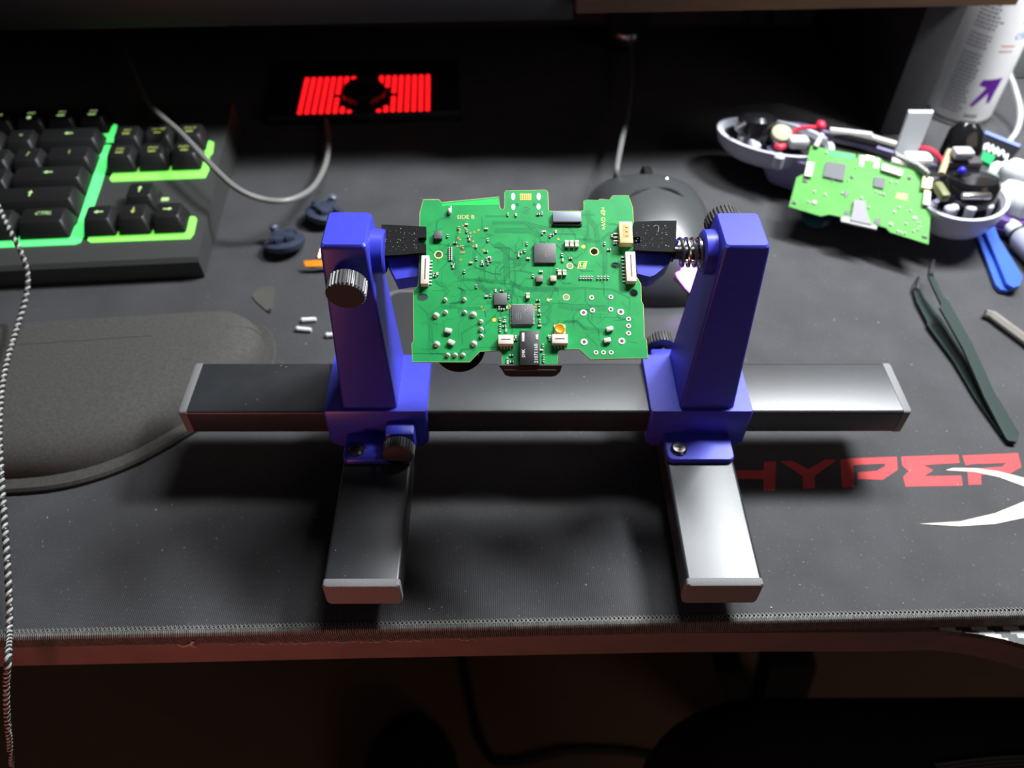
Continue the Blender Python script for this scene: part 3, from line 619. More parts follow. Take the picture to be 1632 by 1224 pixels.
def keycap(x0, wu, row, txt, size=3.6, material=LEG, sub=None, arrow=None, shear=.25):
    w_ = 18.69 * wu; cy = KY[row]
    hb = 1.5
    k = MB().loft([ring3(rrect(w_ - .9, 17.4, 1.2, 2), hb), ring3(rrect(w_ - 1.6, 16.6, 1.2, 2), hb + 1.5), ring3(rrect(w_ - 5.4, 12.4, 1.6, 2, 0, 1.0), hb + 8.3), ring3(rrect(w_ - 6.4, 11.2, 1.6, 2, 0, 1.0), hb + 8.8)])
    o = k.build('keycap', KEYM, kb, M=Mmm(Tr(x0, cy, 0)))
    zt = hb + 8.85
    if arrow:
        l = arrow; q_ = {'left': 180, 'right': 0, 'up': 90, 'down': -90}[l]
        mm_ = Tr(0, 1.6, zt) @ Rz(q_)
        MB().prism([(2.4, 0), (.4, 1.3), (.4, .4), (-2.6, .4), (-2.6, -.4), (.4, -.4), (.4, -1.3)], 0, .06, M=mm_).build('legend', material, o, smooth=0)
    elif txt: text_mesh(txt, size, Tr(0, 2.4 if sub or row == 0 else 1.4, zt), shear=shear).build('legend', material, o, smooth=0)
    if sub == 'bar': MB().box((0, -.9, zt), (size * 1.5, .9, .06), 0).build('legend', material, o, smooth=0)
    if sub == 'dot': MB().prism(circ(0, -2.2, 1.3, 14), zt - .03, zt + .04).build('legend', material, o, smooth=0)
    return o
R0 = -71.0
for i, (a_, nm) in enumerate(((-17.9, 'right'), (-36.7, 'down'), (-55.4, 'left'))): keycap(a_, 1, 0, None, arrow=nm, material=LEG if nm != 'down' else LEGY)
keycap(-36.7, 1, 1, None, arrow='up')
for a_, t1, t2 in ((-55.4, 'DEL', 'INS'), (-36.7, 'END', 'HOME'), (-17.9, 'PGDN', 'PGUP')):
    keycap(a_, 1, 3, t1, 2.9, LEGY, 'bar'); keycap(a_, 1, 4, t2, 2.9, LEGY, 'bar')
def row(r, items, x=R0):
    for wu, txt, kw in items:
        keycap(x - 18.69 * wu / 2, wu, r, txt, **kw); x -= 18.69 * wu
A = dict
row(0, [(1.5, 'CTRL', A(size=3.8)), (1.25, 'FN', A()), (1.25, 'ALT', A()), (6.25, None, A()), (1.25, 'ALT', A())])
row(1, [(2.75, None, A(arrow='up')), (1, '/', A()), (1, '.', A()), (1, ',', A()), (1, 'M', A()), (1, 'N', A()), (1, 'B', A()), (1, 'V', A()), (1, 'C', A())])
row(2, [(2.25, None, A(arrow='left')), (1, "'", A()), (1, ';', A()), (1, 'L', A()), (1, 'K', A()), (1, 'J', A()), (1, 'H', A()), (1, 'G', A()), (1, 'F', A())])
row(3, [(1.5, '\\', A(size=4.5)), (1, ']', A()), (1, '[', A()), (1, 'P', A()), (1, 'O', A()), (1, 'I', A()), (1, 'U', A()), (1, 'Y', A()), (1, 'T', A())])
row(4, [(2, None, A(arrow='left')), (1, '=', A()), (1, '-', A()), (1, '0', A()), (1, '9', A()), (1, '8', A()), (1, '7', A()), (1, '6', A()), (1, '5', A())])
row(5, [(1, 'F12', A(size=3.0, sub='bar')), (1, 'F11', A(size=3.0, sub='bar')), (1, 'F10', A(size=3.0, sub='dot')), (1, 'F9', A(size=3.0)), (1, 'F8', A(size=3.0)), (1, 'F7', A(size=3.0)), (1, 'F6', A(size=3.0)), (1, 'F5', A(size=3.0)), (1, 'F4', A(size=3.0))])
def strip(pts, material, name='light_strip'):
    P = [tuple(KF.hit(u, v, 0)) for u, v in pts]
    return MB().prism(P, -.5, .5).build(name, material, kb, 'glowing green light strip', smooth=0)
strip([(-140, 402), (0, 384), (34, 377), (36, 372), (38, 376), (110, 373), (124, 357), (133, 330), (150, 278), (160, 243), (165, 232), (177, 232), (176, 247), (160, 300), (150, 329), (138, 352), (133, 378), (128, 387), (120, 390), (0, 395), (-140, 414)], STRIP)
strip([(167, 217), (163, 212), (172, 213), (178, 204), (182, 199), (187, 200), (184, 213), (181, 227), (169, 228)], STRIP)
strip([(144, 371), (190, 370), (191, 364), (194, 370), (245, 368), (247, 361), (250, 367), (288, 365), (296, 358), (300, 346), (311, 346), (314, 350), (309, 373), (303, 381), (145, 387), (140, 384)], STRIPY)
strip([(182, 274), (219, 271), (221, 265), (224, 271), (271, 269), (274, 264), (276, 269), (316, 266), (323, 252), (326, 248), (334, 250), (333, 272), (327, 284), (178, 290), (175, 286)], STRIPY)
strip([(326, 243), (328, 228), (334, 225), (341, 228), (339, 244), (335, 249), (327, 247)], STRIPY)
p = KF.hit(262, 318); MB().box((p.x, p.y, .2), (5, 2.6, .4), .4).build('indicator_light', LEG, kb)

# ------------------------------------------------------------------ wrist rest
wr = thing('wrist_rest', 'black padded wrist rest with rounded end at lower left', 'wrist rest', (-240, 22, 0))
RC = [(-449, -43, 20), (-193.7, -24.7, 80), (-125.2, 39.6, 40), (-141.6, 84, 24), (-449, 55, 20)]     # corners and rounding radii in the room
def rest_outline(d, dy=0.0, n=7):
    """rounded outline moved inwards by d"""
    P = [Vector((x_ + 240, y_ - 22)) for x_, y_, r_ in RC]; N = len(P); L_ = []
    for i in range(N):
        a, b_ = P[i], P[(i + 1) % N]; t = (b_ - a).normalized(); L_.append((a + Vector((-t.y, t.x)) * d, t))
    out = []
    for i in range(N):
        (a, t1), (b_, t2) = L_[i - 1], L_[i]
        k_ = t1.x * t2.y - t1.y * t2.x; s_ = ((b_ - a).x * t2.y - (b_ - a).y * t2.x) / k_; c = a + t1 * s_
        r_ = max(RC[i][2] - d * .5, 3); half = math.acos(max(-1, min(1, t1.dot(t2)))) / 2; q_ = r_ * math.tan(half)
        p0, p1 = c - t1 * q_, c + t2 * q_
        for j in range(n + 1):
            u_ = j / n; w_ = 1 / max(cos(half), .2); pt = (p0 * (1 - u_) ** 2 + c * 2 * u_ * (1 - u_) / w_ + p1 * u_ ** 2) / ((1 - u_) ** 2 + 2 * u_ * (1 - u_) / w_ + u_ ** 2)
            out.append((pt.x, pt.y + dy))
    return out
def squeeze(poly, kx, ky):
    cx_ = sum(p[0] for p in poly) / len(poly); x0, x1 = min(p[0] for p in poly), max(p[0] for p in poly)
    ym = lambda x_: 13 + (x_ + 100) * .085
    return [(x0 + (x_ - x0) * kx, ym(x_) + (y_ - ym(x_)) * ky) for x_, y_ in poly]
PADM = mat('wrist_fabric', (.062, .060, .055), .85, var=.18, vscale=700, bump=.4, bscale=2400)
MB().loft([ring3(rest_outline(0), .2), ring3(rest_outline(-.4), 2), ring3(rest_outline(.5), 3.4)]).build('rest_base', mat('wrist_base', (.05, .047, .043), .85, var=.2, vscale=700, bump=.4, bscale=2400), wr)
MB().loft([ring3(rest_outline(d, dy), z_) for d, dy, z_ in ((5, 1, 3), (5.5, 1.5, 7), (7.5, 2, 11), (10, 3, 14.2))] + [ring3(squeeze(rest_outline(10, 3), k1, k2), z_) for k1, k2, z_ in ((.985, .9, 16.4), (.965, .78, 17.6), (.94, .6, 18.2), (.9, .3, 18.5), (.85, .05, 18.6))]).build('rest_pad', PADM, wr, smooth=60)

# ------------------------------------------------------------------ mouse
ms = thing('mouse', 'black rounded computer mouse with lit emblem behind the right post', 'mouse', (65.7, 137.6, 0))
MSM = mat('mouse_shell', (.05, .053, .055), .36, spec=.6)
secs = []
def mring(y, wx, zt, sk=0):
    o = []
    for i in range(17):
        a = pi * i / 16; o.append((sk + wx * cos(a) * (1.0), y, 1.0 + zt * (sin(a) ** .75 if sin(a) > 0 else 0)))
    o += [(sk - wx * .9, y, .6), (sk + wx * .9, y, .6)]
    return o
for y, wx, zt in ((-52, 13, 10), (-50, 22, 17), (-44, 29, 25), (-32, 34, 33), (-16, 36, 38.5), (0, 36.5, 40), (18, 36, 38), (34, 35, 32), (46, 33, 25), (54, 28, 17), (58, 17, 9)):
    secs.append(mring(y, wx, zt))
body = MB().loft(secs).build('mouse_body', MSM, ms, smooth=80)
MB().lathe([(7.5, -3), (9.5, -2), (9.5, 2), (7.5, 3)], 24, Tr(0, 39, 24) @ Ry(90)).build('scroll_wheel', RUBBER, ms)
MB().tube(smoothpath([(0, 57, 10), (0, 44, 26.8), (0, 26, 35.2), (0, 14, 38.3)], 5), .8, 6).build('button_seam', BLACKP, ms)
MB().ball((9, 27, 33.6), 1.9, 2).build('dpi_button', STEEL, ms)
MB().tube(smoothpath([(-30, -8, 15), (-14, 4, 38), (0, 10, 39.5), (14, 4, 38), (30, -8, 15)], 5), .7, 6).build('palm_seam', BLACKP, ms)
# lit emblem on the rear slope, facing the viewer
ep = [(1090, 470), (1098, 478), (1106, 474), (1104, 466), (1110, 452), (1109, 440), (1100, 428), (1094, 434), (1088, 428), (1085, 444), (1076, 448), (1078, 454)]
EF = Frame((78, 92.7, 20.4), (1, 0, 0), (0, sin(radians(25)), cos(radians(25))))
MB().prism([tuple(EF.hit(u, v - 14)) for u, v in ep], -1, 3, M=None).build('lit_emblem', mat('emblem_violet', (.6, .3, .7), .4, emit=(.62, .22, 1.0), estr=4.5), ms, 'glowing violet emblem', smooth=0, M=Matrix.Translation((-65.7 * MM, -137.6 * MM, 0)) @ EF.matrix())
cab = [Vector((51.4, 188.7, 12)), atz(982, 284, 24), atz(984, 262, 30), atz(991, 225, 26), atz(1000, 180, 18), atz(1005, 130, 12), atz(1006, 80, 9), atz(1004, 40, 8)]
MB().tube([v - Vector((65.7, 137.6, 0)) for v in smoothpath(cab, 6)], 1.7, 8).build('mouse_cable', mat('cable_grey', (.14, .14, .14), .5), ms)

# ------------------------------------------------------------------ cables
GC = mat('cable_grey2', (.20, .20, .19), .45)
path = [atz(190, 60, 20), atz(215, 120, 28), atz(240, 168, 38), atz(290, 214, 42), atz(345, 272, 38), atz(380, 302, 34), atz(420, 318, 28), atz(460, 319, 25), atz(495, 302, 21), atz(515, 272, 16), atz(523, 240, 9), atz(521, 200, 5), atz(510, 150, 4), atz(495, 100, 4)]
tag(MB().tube(smoothpath(path, 8), 1.75, 8).build('looped_cable', GC), 'thin grey cable looping over the right end of the keyboard', 'cable')
bc = thing('braided_cable', 'black and white twisted cord hanging at the left edge over the desk', 'cord', (0, 0, 0))
pth = [atz(-14, 300, 62), atz(-2, 330, 60), atz(18, 372, 54), atz(36, 408, 46), atz(44, 440, 38), atz(41, 475, 32), atz(27, 522, 28), atz(12, 572, 28), atz(3, 620, 28), atz(-1, 680, 27), atz(1, 740, 25), atz(5, 800, 22), atz(10, 870, 18), atz(14, 940, 13), atz(15, 1000, 8), aty(13, 1050, -110), aty(10, 1095, -113), aty(12, 1150, -116), aty(20, 1224, -118), aty(32, 1290, -120)]
pth = smoothpath(pth, 44)
def strand(ph_, r_off=.62, pitch=3.4):
    out = []; s_ = 0; up = None
    for i, p in enumerate(pth):
        t = (pth[min(i + 1, len(pth) - 1)] - pth[max(i - 1, 0)]).normalized()
        if up is None: up = t.orthogonal().normalized()
        up = (up - t * up.dot(t)).normalized(); bi = t.cross(up)
        if i: s_ += (p - pth[i - 1]).length
        a = 2 * pi * s_ / pitch + ph_; out.append(p + (up * cos(a) + bi * sin(a)) * r_off)
    return out
MB().tube(strand(0), .62, 6).build('light_strand', mat('strand_grey', (.45, .45, .43), .4), bc); MB().tube(strand(pi), .74, 6).build('dark_strand', mat('strand_black', (.02, .025, .023), .4), bc)

# ------------------------------------------------------------------ red lit device under the shelf
SPC = atz(583, 147, 9.5); SPF = SPC.y - atz(580, 199, 0).y
rd = thing('lit_speaker', 'small black box with glowing red dot grille and round knob under the shelf', 'speaker', (SPC.x, SPC.y, 0))
RDF = Frame((-110, 290, 22), (cos(radians(3.5)), sin(radians(3.5)), 0), (-sin(radians(3.5)), cos(radians(3.5)), 0))
MB().box((0, (52 - SPF) / 2, 4.4), (134, 52 + SPF, 8.4), 1.6, M=Rz(3.5)).build('box_body', BLACKP, rd)
REDL = mat('red_led', (.3, .01, .01), .4, emit=(1.0, .008, .012), estr=1.7)
grid = []
for side, cols in ((-1, 9), (1, 9)):
    for c in range(cols):
        lit = []
        for r_ in range(12):
            # which dots are hidden behind the round knob in the middle
            if side < 0: x_ = -44 + c * 4.83
            else: x_ = 44 - c * 4.83
            y_ = -25.5 + r_ * 4.45
            if (x_ / 20) ** 2 + ((y_ + 5) / 19) ** 2 < 1.0 or abs(x_) < 10: continue
            lit.append((x_, y_))
        if not lit: continue
        runs = [[lit[0]]]
        for q_ in lit[1:]:
            if q_[1] - runs[-1][-1][1] > 5: runs.append([])
            runs[-1].append(q_)
        for run in runs:
            b_ = MB()
            for x_, y_ in run: b_.lathe([(1.95, 8.5), (1.6, 9.3), (.5, 9.7)], 8, Rz(3.5) @ Tr(x_, y_, 0))
            b_.build('light_column', REDL, rd, 'column of glowing red dots')
MB().lathe([(15, 8.5), (15.5, 10), (15.5, 15), (13.5, 17.5), (4, 18.5)], 36, Tr(0, -7, 0)).build('round_knob', BLACKG, rd)

# ------------------------------------------------------------------ shelves
bsf = thing('black_shelf', 'long black shelf board crossing the top left above the speaker', 'shelf', (-344.5, 335.2, aty(932, 24, 227).z - 6.5))
MB().box((0, 0, 13), (721, 240, 26), 1.2, M=Rz(3.2)).build('shelf_board', mat('shelf_black', (.007, .007, .008), .5, bump=.1), bsf)
BZ = bsf.location.z / MM
MB().box((-310, 9, -BZ / 2 + .2), (24, 140, BZ - .6), 1).build('shelf_leg', BLACKP, bsf)
wsf = thing('wooden_shelf', 'brown wooden shelf board with black legs along the top right', 'shelf', (147, 353, aty(932, 21, 227).z))
MB().box((-4.2, 0, 9), (254, 240, 18), .8, M=Rz(3.2)).build('shelf_board', wood_mat('shelf_wood', (.12, .062, .026), (.20, .11, .05)), wsf)
WZ = wsf.location.z / MM
lg = MB().box((-68, 50, -WZ / 2 + 8), (30, 26, WZ - 18), 1).build('shelf_leg', BLACKP, wsf)
MB().lathe([(8, -1), (13, -2), (14.5, -7), (13, -12), (7, -14), (4, -20)], 26, Tr(-68, 47, -WZ + 20.5)).build('leg_foot', mat('chrome_foot', (.55, .50, .46), .18, metal=1, bump=.6, bscale=180), lg, 'chrome foot of the shelf leg')
sp_ = MB().box((108, 15, -WZ / 2 + .2), (25, 190, WZ - .6), 1).build('side_panel', mat('panel_grey', (.036, .036, .039), .6), wsf, 'dark grey upright end panel')
for k, (x_, tilt) in enumerate(((28, 12), (40, -10))):
    MB().tube([(x_, 60, -2), (x_ + tilt, 58, -43), (x_ + tilt * 1.4, 56, -84)], 3.2, 8).build('hanging_cord', BLACKP, wsf)

# ------------------------------------------------------------------ spray can
CR = 21.5
can = thing('spray_can', 'white spray can with purple arrow standing at the top right', 'spray can', (308.6, 304, 0))
CANM = mat('can_white', (.86, .86, .86), .35, spec=.6)
MB().lathe([(CR - 2, .2), (CR + .4, 1.2), (CR + .4, 3.2), (CR - .4, 4.4)], 48).build('can_rim', STEEL, can)
MB().lathe([(CR - .6, 4), (CR, 5.5), (CR, 178), (CR - 2, 184), (12, 192), (9, 195)], 48).build('can_body', CANM, can)
MB().lathe([(9, 195), (9, 214), (7, 217)], 24).build('spray_nozzle', WHITEP, can)
def wrap(mb, a0, z0, r=CR + .06):
    out = MB(); vs = []
    b = bmesh.new(); me_ = bpy.data.meshes.new('t'); me_.from_pydata(mb.v, [], mb.f); b.from_mesh(me_); bpy.data.meshes.remove(me_)
    for _ in range(4):
        lg_ = [e_ for e_ in b.edges if abs(e_.verts[0].co.x - e_.verts[1].co.x) > 1.6]
        if not lg_: break
        bmesh.ops.subdivide_edges(b, edges=lg_, cuts=1); bmesh.ops.triangulate(b, faces=b.faces[:])
    mb = MB().bm(b); b.free()
    for x_, y_, z_ in mb.v:
        a = a0 + x_ / CR; vs.append((r * cos(a), r * sin(a), z0 + y_))
    return out.add(vs, mb.f)
def strip_mb(wd, ht, n=8):
    m_ = MB()
    for i in range(n): x0_ = -wd / 2 + wd * i / n; x1_ = x0_ + wd / n; m_.add([(x0_, -ht / 2, 0), (x1_, -ht / 2, 0), (x1_, ht / 2, 0), (x0_, ht / 2, 0)], [(0, 1, 2, 3)])
    return m_
AV = atan2(-229.9 - 304, -17.5 - 308.6)      # direction from the can to the viewer
INK = mat('fine_print_grey', (.20, .20, .20), .5)
tx = MB()
for i in range(34):
    z0 = 11 + i * 2.45
    if i in (17, 22): continue
    k0 = random.uniform(.75, 1.0)
    xx = -13.2
    while xx < -13.2 + 15 * k0:
        wl_ = random.uniform(1.0, 2.8); q_ = strip_mb(wl_, 1.1 if i > 21 else 1.0, 2); tx.add(*(lambda w_: (w_.v, w_.f))(wrap(q_, AV + (xx + wl_ / 2) / CR, z0 + random.uniform(-.05, .05)))); xx += wl_ + .7
o = tx.build('fine_print', INK, can, smooth=0); o['kind'] = 'stuff'
PUR = mat('purple_ink', (.16, .02, .36), .5)
aw = MB().prism([(-5.2, -5.6), (-4.0, -6.6), (1.2, -.6), (2.6, -5.2), (4.4, -4.4), (5.6, 5.4), (-4.2, 4.6), (-5.0, 2.4), (-1.0, 1.6)], 0, .01)
wrap(MB().add([(x_ * 1.35, y_ * 1.75, z_) for x_, y_, z_ in aw.v], aw.f), AV + 12.5 / CR, 27, CR + .08).build('arrow_mark', PUR, can, 'purple arrow pointing up and right', smooth=0)
BINK = mat('blue_ink', (.10, .22, .55), .5)
for t_, zz, ss, aa in (('e', 74.5, 8.5, 18.5), ('cle', 65, 8.5, 17.0)):
    mb_ = text_mesh(t_, ss, shear=.3, align='LEFT'); wrap(mb_, AV + (aa - 3) / CR, zz, CR + .07).build('can_lettering', BINK, can, 'blue slanted lettering', smooth=0)
rb = MB()
for zz, L_ in ((58, 9), (54.5, 9)): rb.add(*(lambda w_: (w_.v, w_.f))(wrap(strip_mb(L_, 1.1, 4), AV + 13 / CR, zz)))
rb.build('red_print_line', mat('red_ink', (.5, .25, .25), .5), can, smooth=0)
wrap(strip_mb(9, 3.0, 4), AV + 9 / CR, 9).build('grey_print_line', INK, can, smooth=0)

# things round the can
bx = thing('grey_box', 'grey box standing behind the spray can at the right edge', 'box', (380, 385, 0))
MB().box((0, 0, 45), (84, 60, 90), 2).build('box_body', mat('box_grey', (.20, .22, .21), .5), bx); MB().box((0, 0, 91), (80, 56, 3), 1).build('box_lid', BLACKP, bx)
tag(MB().tube(smoothpath([atz(1600, 60, 40), atz(1606, 108, 30), atz(1617, 140, 22), atz(1626, 175, 14), atz(1622, 205, 8), atz(1606, 230, 3), atz(1590, 262, 3)], 6), 1.8, 8).build('white_cable', mat('cable_white', (.42, .42, .42), .45)), 'pale cable running down beside the spray can', 'cable')

# ------------------------------------------------------------------ opened gamepad
gp_ = thing('gamepad_shell', 'opened white gamepad lower shell with black motors and red wires', 'gamepad', (185, 190, 0))
G0 = Vector((185, 190, 0))
GW = mat('gamepad_white', (.52, .52, .60), .35, spec=.5); GP = mat('gamepad_lilac', (.24, .21, .38), .4)
def bowl(c, rx, ry, rot, zr, zb, material, name):
    mb = MB(); n = 36; rings = []
    prof = [(1, 1.0), (.99, .8), (.94, .5), (.82, .22), (.6, .06), (.3, 0)]
    for k_, h_ in prof[::-1]: rings.append([(rx * k_ * cos(2 * pi * j / n), ry * k_ * sin(2 * pi * j / n), zb + (zr - zb) * h_) for j in range(n)])
    for k_, h_ in ((.91, 1.0), (.86, .7), (.7, .35), (.4, .25)): rings.append([(rx * k_ * cos(2 * pi * j / n), ry * k_ * sin(2 * pi * j / n), zb + (zr - zb) * h_) for j in range(n)])
    mb.loft(rings, True, Tr(*(Vector(c) - G0)) @ Rz(rot)); return mb.build(name, material, gp_, smooth=60)
INB = mat('inner_black', (.012, .012, .013), .22, spec=.6)
cl = atz(1234, 222, 28); cr = atz(1535, 318, 28)
hl = bowl((cl.x, cl.y, 0), 36, 21, -24, 30, 14, GW, 'handle_shell'); hr = bowl((cr.x, cr.y, 0), 27, 22, 30, 30, 10, GW, 'handle_shell')
for c_, rx_, ry_, rz_ in ((cl, 33, 18.6, -24), (cr, 24.5, 19.6, 30)):
    MB().loft([[(rx_ * k_ * cos(2 * pi * j / 36), ry_ * k_ * sin(2 * pi * j / 36), z_ + (.8 if (j // 3) % 2 else 0)) for j in range(36)] for k_, z_ in ((.6, 17), (.95, 21), (1, 25.5), (.9, 26.5), (.8, 23), (.4, 23))], True, Tr(c_.x - G0.x, c_.y - G0.y, 0) @ Rz(rz_)).build('inner_tray', INB, gp_)
a = cl.xy - G0.xy; b_ = cr.xy - G0.xy
mid = (a + b_) / 2; ang = math.degrees(atan2((b_ - a).y, (b_ - a).x))
MB().loft([ring3(rrect(96, 40, 8, 4), 6), ring3(rrect(104, 46, 9, 4), 14), ring3(rrect(104, 46, 9, 4), 27), ring3(rrect(99, 41, 7, 4), 27), ring3(rrect(98, 40, 7, 4), 12)], True, Tr(mid.x, mid.y + 10, 0) @ Rz(ang)).build('center_shell', GP, gp_, 'lilac-grey middle of the shell')
MB().box((0, 0, 20), (92, 34, 14), 3, M=Tr(mid.x, mid.y + 10, 0) @ Rz(ang)).build('inner_frame', BLACKP, gp_)
def L(u, v, z): return atz(u, v, z) - G0
# left handle: motor, screws, foam, wires
p = L(1205, 205, 32); MB().lathe([(11.5, -12), (12, -10), (12, 6), (9, 8.5), (3, 9)], 32, Tr(*p) @ Rx(-15)).build('rumble_motor', BLACKG, gp_)
p = L(1198, 202, 36); MB().tube([p + Vector((-10, -2, 0)), p + Vector((0, 2, 3)), p + Vector((10, -2, 0))], 2.2, 10).build('motor_bracket', DSTEEL, gp_)
for u, v, r in ((1182, 214, 3.4), (1213, 190, 2.8), (1222, 184, 3.6), (1202, 228, 3.0), (1240, 246, 3.2), (1220, 211, 2.4), (1196, 222, 2.2)):
    p = L(u + (6 if u < 1300 else 2), v - (9 if u < 1300 else 12), 35); MB().lathe([(r, -12), (r, -5), (r * .7, -4), (r * .2, -3.8)], 16, Tr(*p)).build('screw_post', GW, gp_)
p = L(1244, 216, 34); MB().lathe([(6, 0), (6, 3), (4, 4)], 20, Tr(*p) @ Rx(20)).build('foam_disc', mat('foam_khaki', (.40, .38, .24), .8), gp_)
p = L(1272, 226, 34); MB().box(p, (12, 9, 6), 2, M=None).build('foam_block', mat('foam_grey', (.42, .43, .42), .8), gp_)
REDW = mat('red_wire', (.62, .02, .06), .4)
MB().tube(smoothpath([L(1262, 219, 34), L(1270, 207, 38), L(1285, 203, 40), L(1300, 203, 40), L(1307, 201, 40)], 6), 1.3, 8).build('red_wire', REDW, gp_)
MB().ball(L(1308, 200, 41), 3.0, 2, (1, 1.3, 1)).build('wire_plug', REDW, gp_)
MB().tube(smoothpath([L(1236, 232, 33), L(1243, 235, 33), L(1250, 233, 33)], 4), 1.8, 8).build('red_wire', REDW, gp_)
MB().tube(smoothpath([L(1462, 240, 40), L(1472, 236, 44), L(1486, 240, 44), L(1496, 250, 42), L(1503, 264, 38), L(1506, 276, 34)], 5), 1.3, 8).build('red_wire', REDW, gp_)
# bars and flat flex cable behind the board
MB().tube([L(1322, 208, 36), L(1388, 216, 36), L(1390, 220, 36), L(1452, 238, 36)], 2.2, 8).build('battery_bracket', mat('bracket_grey', (.45, .43, .40), .4), gp_)
MB().tube([L(1330, 212, 34), L(1400, 228, 34)], 3, 8).build('battery_bracket', BLACKP, gp_)
FLEX = mat('flex_grey', (.46, .48, .50), .4)
f0, f1 = L(1441, 256, 36), L(1474, 180, 62)
MB().loft([[f0 + Vector((-7, 0, 0)), f0 + Vector((6, 0, 0)), f0 + Vector((6, 2, .8)), f0 + Vector((-7, 2, .8))], [f1 + Vector((-9, 0, 0)), f1 + Vector((5, 0, 0)), f1 + Vector((5, 2, .8)), f1 + Vector((-9, 2, .8))]]).build('flex_cable', FLEX, gp_, 'flat pale grey flex cable standing up')
rk = thing('x', 'x', 'x') if False else None
pk = MB()
for i in range(12):
    p = L(1428 + i * 4.4, 249 + i * 2.0 + (1 if i > 7 else 0) * (i - 7) * 1.2, 40); pk.box(p, (1.1, 5.5, 3.4), .2)
pk.build('rack_teeth', mat('rack_grey', (.30, .29, .28), .45), gp_)
MB().tube([L(1421, 256, 38), L(1450, 264, 38), L(1470, 273, 38)], 2.0, 8).build('flex_lock', WHITEP, gp_)
MB().box(L(1462, 254, 40), (15, 10, 6), 2).build('foam_block', mat('foam_white', (.66, .66, .66), .7), gp_)
# right handle internals
p = L(1545, 295, 34); MB().lathe([(15, -14), (16, -12), (16, 2), (14, 5), (9, 6.5), (3, 6.5)], 36, Tr(*p) @ Rx(-12)).build('rumble_motor', BLACKG, gp_)
p = L(1536, 225, 42); MB().loft([ring3(rrect(20, 16, 6, 5), -22), ring3(rrect(22, 18, 7, 5), -6), ring3(rrect(18, 15, 6.5, 5), 6), ring3(rrect(9, 9, 4, 5), 11)], True, Tr(*p) @ Rx(-18)).build('trigger_module', BLACKG, gp_)
p = L(1534, 244, 46); MB().box(p, (11, 8, 5), 1.5).build('switch_block', mat('switch_grey', (.40, .41, .43), .4), gp_)
p = L(1530, 262, 38); MB().box(p, (22, 9, 8), 2).build('trigger_hinge', mat('hinge_grey', (.07, .06, .065), .45), gp_)
MB().ball(L(1533, 272, 44), 2.2, 2).build('blue_dot', mat('blue_dot', (.02, .02, .75), .4), gp_)
for u, v, r in ((1489, 325, 3), (1518, 332, 3), (1525, 330, 2.6), (1552, 330, 3.2), (1580, 327, 3.0), (1538, 318, 2.4), (1566, 320, 2.4)):
    p = L(u + (6 if u < 1300 else 2), v - (9 if u < 1300 else 12), 35); MB().lathe([(r, -12), (r, -5), (r * .7, -4), (r * .2, -3.8)], 16, Tr(*p)).build('screw_post', GW, gp_)
MB().tube([L(1500, 278, 38), L(1510, 250, 42), L(1514, 240, 44)], 2.0, 8).build('tan_strip', mat('tan', (.42, .36, .22), .5), gp_)
MB().box(L(1556, 312, 40), (16, 3, 3), .6).build('clip', STEEL, gp_)
MB().box(L(1500, 305, 38), (5, 14, 5), 1.5, M=None).build('olive_clip', mat('olive', (.16, .17, .08), .5), gp_)

# ------------------------------------------------------------------ second board leaning on the gamepad
q4 = [(1287, 236), (1257, 332), (1475, 388), (1484, 290)]
b0 = atz(1258, 331, 20); b1 = atz(1476, 387, 20); tdir = Vector((b1.x - b0.x, b1.y - b0.y, 0)).normalized()
nh = Vector((-tdir.y, tdir.x, 0)); SF = Frame(b0, tdir, nh * cos(radians(24)) + Vector((0, 0, sin(radians(24)))))
b2 = thing('circuit_board', 'smaller green circuit board leaning on the opened gamepad at right', 'circuit board', M=SF.matrix())
def s(u, v, h=0): return SF.hit(u, v, h)
def c5(u, v): return (1240 + u * 260 / 1447, 180 + v * 220 / 1224)
def s5(u, v, h=0): return s(*c5(u, v), h)
O2 = [(290, 290), (385, 310), (690, 365), (690, 400), (705, 400), (712, 365), (900, 395), (935, 430), (1040, 465), (1290, 530), (1290, 580), (1350, 620), (1310, 830), (1355, 850), (1335, 1165), (990, 1055), (960, 1020), (900, 1000), (560, 920), (455, 900), (380, 915), (95, 830), (165, 570), (230, 540)]
PCB2 = mat('solder_mask_pale', (.075, .31, .05), .5, spec=.15, var=.2, vscale=60)
MB().prism([tuple(s5(*p)) for p in O2], -1, 0).build('board_panel', PCB2, b2, smooth=0)
MB().prism([tuple(s5(*p)) for p in ((450, 340), (680, 375), (675, 415), (445, 380))], 0, .05).build('antenna_strip', PCBL, b2, smooth=0)
def b5(pts, h, name, material, label=None): return MB().prism([tuple(s5(*p, h)) for p in pts], 0, h).build(name, material, b2, label, smooth=30)
CH2 = mat('chip_pale', (.13, .13, .14), .6, spec=.2)
b5([(430, 430), (605, 455), (580, 600), (400, 560)], 1.2, 'processor_chip', CH2); b5([(855, 565), (955, 580), (935, 670), (845, 650)], 1.0, 'processor_chip', CH2)
b5([(675, 770), (780, 780), (785, 870), (830, 990), (640, 950), (660, 880)], 2.2, 'audio_jack', mat('jack_grey', (.14, .13, .15), .5)); b5([(555, 925), (600, 915), (880, 1000), (875, 1032), (560, 960)], 1.6, 'jack_plate', mat('jack_plate_grey', (.24, .23, .23), .5))
b5([(590, 865), (640, 875), (625, 905), (580, 895)], .3, 'board_slot', BLACKP); b5([(855, 935), (915, 930), (905, 985), (850, 975)], .3, 'board_slot', BLACKP)
b5([(262, 435), (322, 440), (298, 560), (236, 552)], 2.2, 'ribbon_connector', WHITEP); b5([(930, 450), (1110, 510), (1095, 555), (920, 500)], 2.2, 'ribbon_connector', WHITEP)
